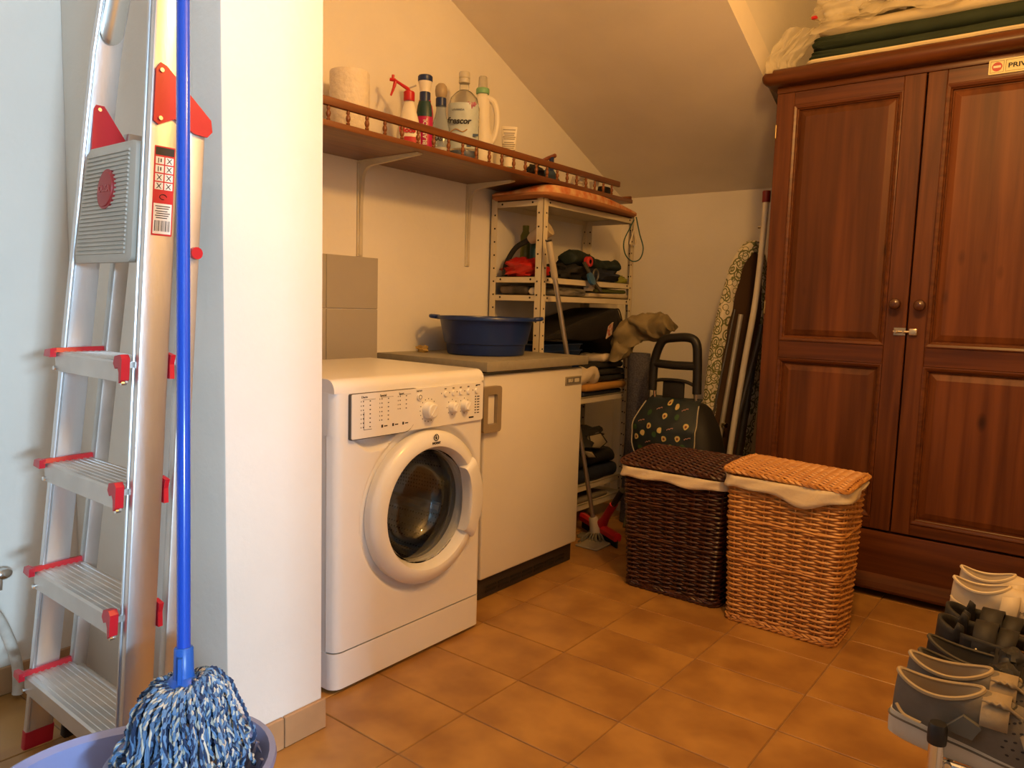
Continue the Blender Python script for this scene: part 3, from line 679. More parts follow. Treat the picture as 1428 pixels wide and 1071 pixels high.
MB().ring([rg(.96, lambda p: 1.5045), rg(1.0, lambda p: 1.512), rg(1.0, lambda p: 1.518+.2*(zt(p)-1.528))], True, True, False).build('underside', M_orb, pb, smooth=60)
MB().ring([rg(1.0, lambda p: 1.518+.2*(zt(p)-1.528)), rg(1.003, lambda p: 1.523+.5*(zt(p)-1.528)), rg(.97, lambda p: zt(p)), rg(.6, lambda p: min(1.552, zt(p)+.006)), rg(.05, lambda p: 1.552)], True, False, True).build('cover', M_or, pb, smooth=60)
# hanging loops at the unit's far corner
M_teal = mat('teal_cord', (.03, .10, .09), .6); M_cord = mat('white_cord', (.62, .54, .40), .8)
A = V(-1.868, 3.372, 1.508)
lp = spline([A, A+V(.012, .02, -.08), A+V(.02, .05, -.15), A+V(.015, .03, -.205), A+V(.005, -.03, -.22), A+V(.004, -.10, -.19), A+V(.002, -.115, -.13), A+V(.001, -.06, -.06), A+V(0, -.01, -.005)], 6)
tag(MB().tube(lp, .0032, 6).build('teal_cord_loop', M_teal, loc=(A.x, A.y, A.z-.22)), 'dark teal cord loop hanging at the far top corner of the shelving', 'cord')
lp = spline([A+V(.003, -.02, 0), A+V(.004, -.02, -.05), A+V(.006, -.05, -.11), A+V(.006, -.06, -.135), A+V(.006, -.035, -.14), A+V(.006, -.005, -.13), A+V(.004, -.018, -.08), A+V(.002, -.02, -.04)], 6)
tag(MB().tube(lp, .0042, 6).build('white_cord_loop', M_cord, loc=(A.x, A.y, A.z-.14)), 'short white ribbon loop hanging from the orange padded board', 'ribbon')

# ---- things on the upper tray (z 1.178)
M_redbag = mat('red_plastic_film', (.50, .02, .015), .3, var=.2, vs=14, bump=.7, bs=24)
M_grn = mat('green_plastic', (.02, .09, .035), .4); M_drk = mat('dark_green_fabric', (.012, .022, .018), .75, var=.35, vs=22, bump=.6, bs=30)
M_olive = mat('olive_fabric', (.14, .13, .03), .85, var=.3, vs=20, bump=.5, bs=30); M_dblue = mat('dark_blue_fabric', (.015, .02, .04), .8, var=.3, vs=20, bump=.4, bs=40)
zt1 = 1.1785
def put(o, label, cat): return tag(o, label, cat)
put(MB().blob((-2.02, 2.675, zt1+.032), (.105, .060, .046), 26, 16, .55, 2.4, 2).build('red_plastic_bag', M_redbag, loc=(-2.02, 2.675, zt1), smooth=70), 'crumpled red plastic bag at the near end of the upper tray', 'bag')
gc = thing('green_case', 'green plastic case with carry handle behind the red bag', 'case', (-2.03, 2.80, zt1))
MB().box((-2.150, 2.800, zt1), (-2.045, 2.875, zt1+.085), .015, 3).build('case_body', M_grn, gc)
MB().tube(spline([(-2.14, 2.835, zt1+.08), (-2.13, 2.835, zt1+.110), (-2.095, 2.835, zt1+.118), (-2.06, 2.835, zt1+.110), (-2.055, 2.835, zt1+.08)], 5), .009, 8).build('carry_handle', M_grn, gc)
hs = thing('hose_with_nozzle', 'black bent hose ending in a beige cone nozzle inside the shelving', 'hose', (-2.10, 2.66, zt1))
MB().tube(spline([(-2.115, 2.645, zt1+.004), (-2.11, 2.65, zt1+.06), (-2.075, 2.665, zt1+.125), (-2.03, 2.68, zt1+.155), (-2.00, 2.69, zt1+.168)], 6), .012, 10).build('hose', M_blackrub, hs)
d_ = V(.08, .02, .052).normalized(); p_ = V(-2.015, 2.688, zt1+.160)
MB().tube([p_, p_+d_*.012, p_+d_*.05, p_+d_*.105, p_+d_*.108], [.018, .024, .035, .040, .036], 18).build('cone_nozzle', mat('beige_plastic', (.60, .50, .34), .45), hs)
put(MB().lathe([(.0005, 0), (.02, 0), (.022, .005), (.022, .15), (.012, .175), (.012, .20), (.0005, .20)], 16, (-2.035, 2.755, zt1)).build('blue_flask', mat('petrol_plastic', (.02, .08, .12), .35), loc=(-2.035, 2.755, zt1)), 'upright petrol-blue flask behind the near post of the shelving', 'flask')
put(MB().lathe([(.0005, 0), (.022, 0), (.024, .005), (.024, .19), (.015, .21), (.015, .235), (.0005, .235)], 16, (-2.095, 2.765, zt1)).build('lime_flask', mat('lime_plastic', (.16, .17, .02), .35), loc=(-2.095, 2.765, zt1)), 'tall olive-green flask standing behind the green case', 'flask')
bag = MB()
pth = spline([(-1.97, 2.93, zt1+.10), (-1.985, 3.02, zt1+.105), (-2.0, 3.14, zt1+.088), (-1.99, 3.25, zt1+.075), (-1.95, 3.345, zt1+.085)], 7)
bag.tube(pth, [.030, .040, .042, .040, .038, .040, .041, .042, .043, .044, .044, .043, .042, .041, .040, .040, .039, .038, .036, .035, .034, .033, .034, .036, .038, .04, .04, .038, .028], 16, flat=(1.3, .85))
from mathutils import noise as _ns
bag.v = [p + V(_ns.noise(p*23), _ns.noise(p*23+V(9, 0, 0)), _ns.noise(p*19+V(0, 9, 0)))*.016 for p in bag.v]
put(bag.build('folded_umbrella_bag', M_drk, loc=(-1.99, 3.14, zt1), smooth=60), 'long black-green rolled fabric bag on the upper tray', 'fabric bag')
put(MB().blob((-2.02, 2.97, zt1+.034), (.085, .10, .048), 24, 14, .6, 2.6, 8).build('black_cloth_bundle', M_blackrub, loc=(-2.02, 2.97, zt1), smooth=60), 'crumpled black cloth under the near end of the rolled bag', 'cloth')
put(MB().blob((-1.995, 3.215, zt1+.030), (.10, .13, .042), 24, 14, .5, 2.6, 14).build('dark_garment', M_dblue, loc=(-1.995, 3.215, zt1), smooth=60), 'dark crumpled garment under the far end of the rolled bag', 'garment')
put(MB().blob((-1.925, 3.335, zt1+.012), (.035, .04, .022), 18, 10, .5, 3, 4).build('lime_cloth', mat('lime_fabric', (.22, .22, .03), .85, bump=.5, bs=40), loc=(-1.925, 3.335, zt1), smooth=60), 'small lime cloth at the far corner of the upper tray', 'cloth')
rr_ = thing('red_tape_roll', 'roll of bright red tape standing among dark bags', 'tape roll', (-1.892, 2.985, zt1+.06))
q = V(-1.905, 2.985, zt1+.085)
MB().lathe([(.010, 0), (.022, 0), (.024, .002), (.024, .022), (.022, .024), (.010, .024)], 24, axis='x', cap0=False, cap1=False, o=q).build('tape', mat('red_tape', (.50, .03, .03), .4), rr_)
MB().lathe([(.010, .002), (.011, .002), (.011, .022), (.010, .022)], 18, axis='x', cap0=False, cap1=False, o=q).build('core', M_black, rr_)
# little suction tool: blue disc on a grey double rod, leaning over the tray lip
st = thing('blue_disc_tool', 'blue plastic disc on grey rods leaning over the tray lip', 'tool', (-1.86, 2.98, zt1-.03))
MB().tube([(-1.862, 2.955, zt1+.002), (-1.850, 2.957, zt1+.006), (-1.846, 2.957, zt1+.008)], [.030, .031, .006], 22).build('disc', mat('sky_plastic', (.03, .10, .22), .4), st)
MB().tube([(-1.868, 2.905, zt1+.075), (-1.862, 2.985, zt1-.008), (-1.858, 3.045, zt1-.052)], .0055, 8).tube([(-1.870, 2.917, zt1+.078), (-1.864, 2.997, zt1-.005), (-1.860, 3.057, zt1-.048)], .0055, 8).build('rods', mat('grey_rod', (.12, .11, .09), .4, .5), st)
MB().tube([V(-1.872, 3.02+.022*cos(a), zt1+.024+.027*sin(a)) for a in [2*pi*i/20 for i in range(20)]], .0045, 6, closed=True).build('ring_grip', mat('grey_rod', (.12, .11, .09)), st)
# ---- between the two trays (z 1.10 .. 1.15)
zt2 = 1.1005
def slab_cloth(name, label, x0, x1, y0, y1, z0, z1, m, seed, cat='cloth', amp=.006):
    b = MB().box((x0, y0, z0), (x1, y1, z1), (z1-z0)*.45, 3)
    bm = bmesh.new(); me = bpy.data.meshes.new('t'); me.from_pydata(b.v, [], b.f); bm.from_mesh(me); bpy.data.meshes.remove(me)
    bmesh.ops.subdivide_edges(bm, edges=[e for e in bm.edges if e.calc_length() > .06], cuts=7, use_grid_fill=True)
    b = MB(); b.frombm(bm)
    for i, p in enumerate(b.v):
        if p.z > z0+.002: b.v[i] = p + V(_ns.noise(p*14+V(seed, 0, 0)), _ns.noise(p*14+V(0, seed, 0)), .8*_ns.noise(p*11+V(0, 0, seed)))*amp
    return tag(b.build(name, m, loc=((x0+x1)/2, (y0+y1)/2, z0), smooth=60), label, cat)
slab_cloth('beige_towel', 'folded beige towel squeezed between the two upper trays', -2.1, -1.888, 3.00, 3.365, zt2, zt2+.020, mat('beige_cloth', (.52, .43, .29), .9, bump=.4), 2, 'towel', .003)
slab_cloth('green_sheet', 'green plastic sheet folded on the beige towel between the trays', -2.09, -1.900, 3.02, 3.36, zt2+.025, zt2+.044, mat('green_sheet', (.09, .11, .02), .5, bump=.4), 5, 'sheet', .003)
slab_cloth('striped_bag', 'flat black and grey bag between the trays behind the pole', -2.1, -1.892, 2.74, 2.98, zt2, zt2+.036, mat('black_grey_stripe', (.30, .27, .22), .8, c2=(.015, .015, .015), vs=9, stretch=(1, 1, 6)), 7, 'bag', .003)
slab_cloth('black_grey_pouch', 'flat dark pouch between the trays at the near end', -2.13, -1.97, 2.62, 2.72, zt2, zt2+.040, mat('dark_pouch', (.03, .028, .026), .7, c2=(.22, .16, .12), vs=12), 9, 'pouch', .004)
tag(MB().blob((-1.945, 2.640, zt2+.014), (.026, .02, .019), 16, 10, .1, 2, 1).build('white_sponge', mat('white_sponge', (.74, .68, .55), .8), loc=(-1.945, 2.640, zt2)), 'small white sponge on the lower tray near the front post', 'sponge')
tag(MB().blob((-1.90, 3.005, zt2+.04), (.018, .028, .016), 16, 10, .7, 4, 6).build('rope_knot', M_cord, loc=(-1.90, 3.005, zt2+.025), smooth=60), 'knotted pale cord sticking out between the two trays', 'cord')
# ---- middle shelf (z .628)
z3 = .6285
tr_ = []
M_tray = mat('navy_tray', (.012, .03, .10), .35)
for k in range(6):
    b = MB(); z = .71+.028*k; x0, x1, y0, y1 = -2.12, -1.89, 2.625, 2.965
    b.ring([[(x, y, z) for x, y in rrect(x0+.012, y0+.012, x1-.012, y1-.012, .015)], [(x, y, z+.034) for x, y in rrect(x0+.003, y0+.003, x1-.003, y1-.003, .015)], [(x, y, z+.036) for x, y in rrect(x0-.002, y0-.002, x1+.002, y1+.002, .018)],
            [(x, y, z+.031) for x, y in rrect(x0-.003, y0-.003, x1+.003, y1+.003, .018)]], True, True, False)
    if k == 0:
        b.box((x0+.03, y0+.03, z3), (x1-.03, y1-.03, z))
    o = b.build('navy_tray', M_tray, loc=((x0+x1)/2, (y0+y1)/2, z if k else z3), smooth=40)
    tag(o, ['lowest navy plastic tray of the stack behind the freezer, on its box foot', 'second navy tray from the bottom of the stack behind the freezer', 'third navy tray from the bottom of the stack behind the freezer', 'third navy tray from the top of the stack behind the freezer', 'second navy tray from the top of the stack behind the freezer', 'topmost navy plastic tray of the stack behind the freezer'][k], 'tray', 'stacked navy trays')
slab_cloth('navy_sheet', 'folded navy sheet under the orange cushion on the middle shelf', -2.13, -1.895, 2.99, 3.35, z3, z3+.022, M_dblue, 3, 'sheet', .003)
slab_cloth('orange_cushion', 'flat ochre orange cushion on the middle shelf', -2.13, -1.872, 2.985, 3.365, z3+.026, z3+.062, mat('ochre_fabric', (.48, .24, .05), .85, bump=.3), 4, 'cushion', .004)
for k, lb in enumerate(('lowest black folded cloth above the orange cushion', 'middle black folded cloth above the orange cushion', 'top black folded cloth under the sports bag')):
    slab_cloth('black_folded_cloth', lb, -2.12, -1.885+.004*(k % 2), 2.99, 3.365-.01*k, z3+.066+.032*k, z3+.096+.032*k, mat('black_fabric', (.018, .017, .016), .8, var=.3, vs=30), 10+k, 'cloth', .005)
slab_cloth('white_linen', 'crumpled off-white linen bundle beside the worktop edge', -1.96, -1.868, 2.95, 3.12, z3+.05, z3+.155, mat('offwhite_linen', (.60, .50, .36), .9, bump=.5, bs=30), 15, 'linen', .022)
slab_cloth('white_linen', 'strip of off-white linen tucked under the sports bag', -2.02, -1.872, 3.125, 3.27, z3+.163, z3+.200, mat('offwhite_linen', (.60, .50, .36), .9), 18, 'linen', .012)
# sports bag: wedge-shaped dark holdall with a small printed patch
sb = thing('sports_bag', 'black wedge-shaped holdall with a small coloured patch on the middle shelf', 'bag', (-2.0, 3.1, .80))
pf = spline([(2.615, .905, 0), (2.70, .935, 0), (2.90, .985, 0), (3.10, 1.025, 0), (3.24, 1.052, 0), (3.29, 1.035, 0), (3.335, .93, 0), (3.365, .80, 0), (3.28, .797, 0), (3.245, .86, 0), (3.14, .905, 0), (3.0, .895, 0), (2.80, .905, 0), (2.615, .905, 0)], 6)[:-1]
cy_, cz_ = 3.06, .95
rs = []
for x, s_ in ((-2.14, .86), (-2.13, .96), (-2.06, 1.0), (-1.95, 1.0), (-1.895, .985), (-1.880, .93), (-1.876, .80)):
    rs.append([V(x, cy_+(p.x-cy_)*s_, cz_+(p.y-cz_)*s_) + V(_ns.noise(V(x*9, p.x*9, p.y*9))*.008, 0, 0) for p in pf])
MB().ring(rs, True, True, True).build('shell', mat('black_nylon', (.013, .012, .012), .6, var=.3, vs=14, bump=.4, bs=25), sb, smooth=60)
MB().tube([V(-1.884, cy_+(p.x-cy_)*.965, cz_+(p.y-cz_)*.965) for p in pf[:36]], .0035, 5).build('zip_piping', M_blackrub, sb)
pa = [(-1.868, 3.135, .905), (-1.868, 3.185, .925), (-1.866, 3.190, .985), (-1.866, 3.150, .965)]
b = MB(); b.add(pa+[V(*p)-V(.005, 0, 0) for p in pa], [(0, 1, 2, 3), (4, 7, 6, 5), (0, 4, 5, 1), (1, 5, 6, 2), (2, 6, 7, 3), (3, 7, 4, 0)]); b.build('patch', mat('patch_print', (.62, .56, .44), .6, c2=(.40, .05, .03), vs=50, detail=1), sb, smooth=0)
# ---- lower shelf (z .205) : dark clothes with pale stripes
z4 = .2055
slab_cloth('navy_folded_clothes', 'folded navy clothes at the bottom of the pile on the low shelf', -2.12, -1.886, 2.64, 3.33, z4, z4+.07, M_dblue, 21, 'clothes', .012)
slab_cloth('black_jacket', 'crumpled black jacket in the middle of the pile on the low shelf', -2.12, -1.886, 2.66, 3.31, z4+.078, z4+.15, mat('black_fabric', (.018, .017, .016)), 25, 'jacket', .016)
j = tag(MB().blob((-1.985, 3.06, z4+.205), (.11, .20, .055), 26, 16, .5, 2.4, 31).build('striped_sports_top', mat('black_fabric', (.018, .017, .016)), loc=(-1.985, 3.06, z4+.16), smooth=60), 'black sports top with pale striped flaps on the low shelf', 'sports top')
for pts in ([(-1.875, 3.02, .445), (-1.86, 3.10, .452), (-1.855, 3.155, .40), (-1.86, 3.10, .375), (-1.868, 3.04, .385)], [(-1.865, 2.95, .385), (-1.855, 3.02, .372), (-1.852, 3.06, .335), (-1.858, 2.99, .345)]):
    b = MB(); c0 = sum((V(*p) for p in pts), V(0, 0, 0))/len(pts)
    b.ring([[V(*p)+V(-.012, 0, 0) for p in pts], [V(*p) for p in pts], [c0+(V(*p)-c0)*.6+V(.008, 0, 0) for p in pts]], True, True, True); b.build('pale_flap', mat('pale_stripe', (.34, .29, .20), .8), j, smooth=50)
    b = MB().tube([V(*p)+V(.002, 0, 0) for p in pts], .0035, 5, closed=True); b.build('dark_edging', M_black, j)
slab_cloth('grey_board', 'grey cardboard sheet on the lowest shelf of the unit', -2.12, -1.89, 2.70, 3.25, .1125, .135, mat('grey_board', (.20, .17, .13), .8), 27, 'cardboard', .002)

# ------------------------------------------------------------------ pole leaning on the unit, squeegee, floor clutter
tp = thing('telescopic_pole', 'grey steel pole with pale grip leaning against the metal shelving', 'pole', (-1.735, 2.875, 0))
pa_, pb_ = V(-1.823, 2.565, 1.322), V(-1.733, 2.875, .055); dd = (pb_-pa_).normalized()
M_steel = mat('dull_steel', (.50, .46, .40), .38, .85)
MB().tube([pa_+dd*.14, pb_], .0105, 12).build('shaft', M_steel, tp)
MB().tube([pa_, pa_+dd*.006, pa_+dd*.15, pa_+dd*.16], [.010, .0135, .0145, .012], 12).build('grip', mat('beige_grip', (.44, .38, .29), .5), tp)
MB().tube([pa_-dd*.002+V(0, 0, 0), pa_+dd*.022], .0125, 10).build('end_plug', M_black, tp)
fb = MB().tube([pb_-dd*.055, pb_-dd*.05, pb_+dd*.02, pb_+dd*.028], [.016, .020, .025, .018], 14)
fb.build('socket', mat('beige_grip', (.44, .38, .29)), tp)
mp_ = MB()
for k in range(40):
    a = random.uniform(0, 2*pi); r0 = random.uniform(.0, .015); r1 = random.uniform(.03, .07); c0 = pb_+dd*.02
    mp_.tube(spline([c0+V(r0*cos(a), r0*sin(a), 0), V(c0.x+r1*.6*cos(a), c0.y+r1*.6*sin(a), .03), V(c0.x+r1*cos(a), c0.y+r1*sin(a), .005), V(c0.x+(r1+.03)*cos(a+.3), c0.y+(r1+.03)*sin(a+.3), .005)], 3), .0042, 5)
mp_.build('mop_fringe', mat('grey_yarn', (.17, .15, .11), .95), tp, kind='stuff')
sq = thing('floor_squeegee', 'red plastic floor squeegee lying askew between freezer and dark hamper', 'squeegee', (-1.74, 2.93, 0))
a_, b_2 = V(-1.870, 2.985, .055), V(-1.590, 2.835, .045); ax = (b_2-a_).normalized(); nn_ = V(-ax.y, ax.x, 0)
bl_ = [(-.016, -.012), (.016, -.014), (.020, .010), (.010, .022), (-.010, .024), (-.018, .010)]
MB().ring([[e + nn_*p[0] + V(0, 0, p[1]) for p in bl_] for e in (a_, b_2)], True, True, True).build('head', M_red, sq, smooth=30)
MB().bar(a_+V(0, 0, -.03), b_2+V(0, 0, -.025), .004, .04, nn_).build('rubber_blade', M_blackrub, sq, smooth=0)
mid = (a_+b_2)/2; he = V(-1.555, 2.775, .262); hd_ = (he-mid).normalized()
MB().tube([mid+hd_*.0, mid+hd_*.03, mid+hd_*.09, mid+hd_*.22], [.034, .026, .018, .0165], 14, flat=(1.15, .8)).build('neck', M_red, sq, smooth=60)
MB().tube([mid+hd_*.215, mid+hd_*.34], .0135, 12).build('handle', M_black, sq)
slab_cloth('floor_cloth', 'flat grey floor cloth on the tiles beside the freezer', -1.745, -1.635, 2.735, 2.865, .0005, .009, mat('grey_cloth', (.30, .26, .19), .9, bump=.5), 31, 'cloth', .003)

# ------------------------------------------------------------------ grey roll with khaki cloth over it
gr_ = thing('rolled_mat', 'upright roll of grey-blue patterned mat beside the shelving unit', 'rolled mat', (-1.755, 3.25, 0))
rings = []
for i in range(15):
    z = .002+.838*i/14
    rings.append([V(-1.755+.010*sin(z*3)+(.058+.004*_ns.noise(V(a*1.3, z*4, 3)))*cos(a), 3.25+.050*sin(a), z) for a in [2*pi*k/22 for k in range(22)]])
MB().ring(rings, True, True, True).build('roll', mat('grey_mat', (.105, .10, .115), .9, c2=(.06, .058, .075), vs=160, bump=.3, bs=150, detail=0), gr_, smooth=60)
kc = MB()
kp_ = spline([(-1.835, 3.205, .815), (-1.822, 3.205, .870), (-1.785, 3.21, .940), (-1.725, 3.215, .970), (-1.660, 3.21, .975), (-1.600, 3.205, .985), (-1.560, 3.20, .990)], 6)
kr_ = [.018+.047*sin(pi*min(1, .16+i/(len(kp_)-1)*.70))**.8 for i in range(len(kp_))]
kc.tube(kp_, kr_, 30, flat=(1.0, .95))
kc.v = [p + V(_ns.noise(p*17+V(4, 0, 0)), _ns.noise(p*17+V(0, 5, 0)), _ns.noise(p*15+V(0, 0, 6)))*.030 + V(_ns.noise(p*48), _ns.noise(p*48+V(3, 0, 0)), _ns.noise(p*48+V(0, 3, 0)))*.008 for p in kc.v]
o = kc.build('khaki_cloth', mat('khaki_fabric', (.26, .20, .095), .85, var=.25, vs=12, bump=.5, bs=30), loc=(-1.755, 3.25, .815), smooth=70)
tag(o, 'crumpled khaki cloth draped over the top of the grey roll', 'cloth')
og = MB()
def ofn(u, v):
    z = .005+.47*v; x = -1.700+.085*u-.03*(1-v); y = 3.175-.02*sin(pi*u)+.012*sin(9*u+3*v)
    return V(x, y-.05*(1-v)**3, z)+V(_ns.noise(V(x*20, z*8, 1))*.012, _ns.noise(V(x*20, z*8, 7))*.012, 0)
og.grid(ofn, 18, 22); o = og.build('olive_tarp', mat('olive_tarp', (.13, .115, .065), .8, var=.2, vs=10), loc=(-1.68, 3.17, 0), smooth=70)
md_ = o.modifiers.new('thickness', 'SOLIDIFY'); md_.thickness = .006
tag(o, 'dull olive tarp hanging to the floor in front of the grey roll', 'tarp')

# ------------------------------------------------------------------ shopping trolley
st = thing('shopping_trolley', 'dark shopping trolley bag with avocado print flap and black loop handle', 'shopping trolley', (-1.43, 3.06, 0))
M_nav = mat('navy_nylon', (.016, .024, .030), .55, var=.25, vs=9, bump=.25, bs=20); M_blk = mat('black_nylon2', (.012, .011, .011), .65, var=.2)
# sack
rs = []
for z, wx, wy, yc in ((.06, .150, .10, 3.06), (.08, .175, .115, 3.06), (.30, .185, .125, 3.06), (.45, .180, .12, 3.06), (.55, .150, .105, 3.065), (.625, .105, .07, 3.085), (.645, .08, .045, 3.09)):
    rs.append([V(-1.415+wx*(abs(cos(a))**.6)*(1 if cos(a) > 0 else -1), yc+wy*(abs(sin(a))**.6)*(1 if sin(a) > 0 else -1), z) for a in [2*pi*k/32 for k in range(32)]])
MB().ring(rs, True, True, True).build('sack', M_blk, st, smooth=60)
# flap: rounded tongue falling over the front
def flp(u, v):
    a = (u-.5)*2; half = .148*min(1, sqrt(max(0, 1-max(0, (v-.45)/.55)**2.4))*1.0+.02)*(.80+.2*min(1, v*3.2))
    x = -1.444 + a*half; z = .672-.335*v
    y = 3.055 - .118*min(1, (v*2.6))**.55 - .022*(1-a*a) - .012*sin(pi*v) + .006*_ns.noise(V(a*3, v*5, 0))
    return V(x, y, z)
fg = MB().grid(flp, 26, 26); f_ = fg.build('flap', M_nav, st, smooth=70); md_ = f_.modifiers.new('thickness', 'SOLIDIFY'); md_.thickness = .004
edge = [flp(0, v/26)+V(0, -.003, 0) for v in range(2, 27)] + [flp(u/12, 1)+V(0, -.003, 0) for u in range(1, 12)] + [flp(1, v/26)+V(0, -.003, 0) for v in range(26, 1, -1)]
MB().tube(edge, .0026, 5).build('piping', mat('pale_piping', (.42, .38, .30), .7), f_)
# avocado print
P1 = mat('avocado_flesh', (.58, .43, .17), .7, var=.2, vs=60); P2 = mat('avocado_stone', (.17, .05, .015), .7); P3 = mat('avocado_skin', (.035, .085, .03), .7); P4 = mat('print_pink', (.50, .27, .22), .7)
def flat_pt(u, v, du, dv, lift=.003): return flp(u+du, v+dv)+V(0, -lift, 0)
f1, f2, f3, f4 = MB(), MB(), MB(), MB()
spots = [(.5, .06, 0), (.66, .10, 1), (.36, .13, 3), (.80, .12, 3), (.22, .20, 2), (.50, .22, 0), (.70, .22, 2), (.14, .30, 3), (.86, .32, 0), (.30, .36, 0), (.48, .40, 1), (.64, .36, 3), (.20, .46, 1), (.40, .46, 2), (.56, .50, 0), (.76, .48, 0), (.90, .46, 3), (.10, .52, 0), (.30, .56, 3), (.66, .60, 1), (.84, .58, 2), (.46, .62, 0), (.16, .66, 2), (.56, .70, 3), (.34, .74, 0), (.74, .74, 0), (.24, .82, 3), (.50, .84, 0), (.62, .86, 2), (.40, .92, 1), (.06, .40, 2), (.92, .70, 3)]
for k, (u, v, ty) in enumerate(spots):
    an = random.uniform(-.9, .9); n = 14
    def pear(s_): 
        out = []
        for i in range(n):
            t = 2*pi*i/n; rx = .040*s_*(1-.32*max(0, sin(t))); ry = .037*s_*(1.15 if sin(t) > 0 else .9)
            x, y = rx*cos(t), ry*sin(t); out.append((x*cos(an)-y*sin(an), x*sin(an)+y*cos(an)))
        return out
    if ty in (0, 1, 2):
        c0 = flat_pt(u, v, 0, 0, .0035)
        m_ = f3 if ty == 2 else f1
        if ty != 2: q = pear(1.18); f3.add([flat_pt(u, v, 0, 0, .003)]+[flat_pt(u, v, *p, .003) for p in q], [(0, 1+i, 1+(i+1) % n) for i in range(n)])
        q = pear(1.0); m_.add([c0]+[flat_pt(u, v, *p, .0036) for p in q], [(0, 1+i, 1+(i+1) % n) for i in range(n)])
        if ty == 0: q = pear(.45); f2.add([flat_pt(u, v, 0, 0, .0045)]+[flat_pt(u, v, p[0], p[1]+.004, .0045) for p in q], [(0, 1+i, 1+(i+1) % n) for i in range(n)])
    else:
        for j in range(5):
            f4.tube([flat_pt(u, v, -.045+.02*j, .018-.006*j, .003), flat_pt(u, v, -.038+.02*j, .030-.006*j-.02*(j % 2), .003)], .0012, 4)
        f4.tube([flat_pt(u, v, -.045, .022, .003), flat_pt(u, v, .045, -.008, .003)], .0011, 4)
f3.build('skin_print', P3, f_, smooth=0, kind='stuff'); f1.build('flesh_print', P1, f_, smooth=0, kind='stuff'); f2.build('stone_print', P2, f_, smooth=0, kind='stuff'); f4.build('script_print', P4, f_, smooth=0, kind='stuff')
# frame and handle
yh = 3.02
for x0, x1 in ((-1.545, -1.540), (-1.352, -1.340)):
    MB().tube([(x1, yh+.07, .05), (x1, yh+.05, .45), (x0, yh, .74)], .008, 10).build('tube', M_chrome, st)
hl = spline([(-1.552, yh, .695), (-1.550, yh, .80), (-1.538, yh, .865), (-1.508, yh-.004, .918), (-1.455, yh-.006, .932), (-1.385, yh-.006, .935), (-1.353, yh-.004, .912), (-1.345, yh, .84), (-1.340, yh, .695)], 6)
MB().tube(hl, .0195, 12).tube([(-1.548, yh, .815), (-1.45, yh-.003, .812), (-1.345, yh, .815)], .0190, 10).tube(spline([(-1.552, yh, .735), (-1.50, yh, .745), (-1.40, yh, .745), (-1.342, yh, .725)], 5), .008, 8).build('handle', M_black, st, smooth=70)
MB().box((-1.505, yh+.004, .60), (-1.405, yh+.020, .745), .004).build('back_strap', M_blk, st)
for x in (-1.60, -1.235):
    MB().lathe([(.02, x-.012), (.058, x-.012), (.06, x), (.058, x+.012), (.02, x+.012)], 26, (0, 3.19, .062), 'x').build('wheel', M_blackrub, st)
MB().tube([(-1.60, 3.19, .062), (-1.235, 3.19, .062)], .005, 8).build('axle', M_chrome, st)

# ------------------------------------------------------------------ ironing board leaning on the wardrobe side
ib = thing('ironing_board', 'folded ironing board in white cover with green rings leaning by the wardrobe', 'ironing board', (-1.40, 3.47, 0))
O = V(-1.400, 3.455, .004); U = V(.105, .02, 1.40).normalized(); Vv = V(.40, .917, 0); Vv = (Vv-U*Vv.dot(U)).normalized(); Nn = Vv.cross(U).normalized()   # Nn: underside normal, towards the room
if Nn.x < 0: Nn = -Nn
Lb, hw_ = 1.385, .165
def half(s_):   # half-width along the length
    t = s_/Lb
    w_ = hw_ if t < .62 else hw_*(1-.55*((t-.62)/.38)**1.6)
    if t > .90: w_ *= sqrt(max(0, 1-((t-.90)/.10)**2))*.98+.02
    if t < .02: w_ *= .93
    return w_
def bp(s_, v, n): return O+U*s_+Vv*v+Nn*n
M_cov = bpy.data.materials.new('ring_print_cover'); M_cov.use_nodes = True; nt = M_cov.node_tree; N = nt.nodes.new; L = nt.links
tc = N('ShaderNodeTexCoord'); acc = None
for k, (scale, off, lo2, hi2) in enumerate(((17, 0, .24, .40), (17, 0, .40, .46), (30, 3.1, .30, .40))):
    mp2 = N('ShaderNodeMapping'); mp2.inputs['Location'].default_value = (off, off, off); L.new(tc.outputs['Object'], mp2.inputs[0])
    vo = N('ShaderNodeTexVoronoi'); vo.inputs['Scale'].default_value = scale; vo.inputs['Randomness'].default_value = .75; L.new(mp2.outputs[0], vo.inputs['Vector'])
    s1 = N('ShaderNodeMath'); s1.operation = 'SUBTRACT'; s1.inputs[1].default_value = (.30, .47, .42)[k]; L.new(vo.outputs['Distance'], s1.inputs[0])
    s2 = N('ShaderNodeMath'); s2.operation = 'ABSOLUTE'; L.new(s1.outputs[0], s2.inputs[0])
    s3 = N('ShaderNodeMath'); s3.operation = 'LESS_THAN'; s3.inputs[1].default_value = (.035, .05, .045)[k]; L.new(s2.outputs[0], s3.inputs[0])
    if acc is None: acc = s3.outputs[0]
    else:
        mm = N('ShaderNodeMath'); mm.operation = 'MAXIMUM'; L.new(acc, mm.inputs[0]); L.new(s3.outputs[0], mm.inputs[1]); acc = mm.outputs[0]
mx = N('ShaderNodeMix'); mx.data_type = 'RGBA'; mx.inputs[6].default_value = (.70, .63, .47, 1); mx.inputs[7].default_value = (.15, .16, .06, 1); L.new(acc, mx.inputs[0])
L.new(mx.outputs[2], nt.nodes['Principled BSDF'].inputs['Base Color']); nt.nodes['Principled BSDF'].inputs['Roughness'].default_value = .9
SS = [Lb*i/60 for i in range(61)]
SS = sorted(set(SS+[Lb*(.90+.1*sin(pi/2*k/10)) for k in range(11)]))
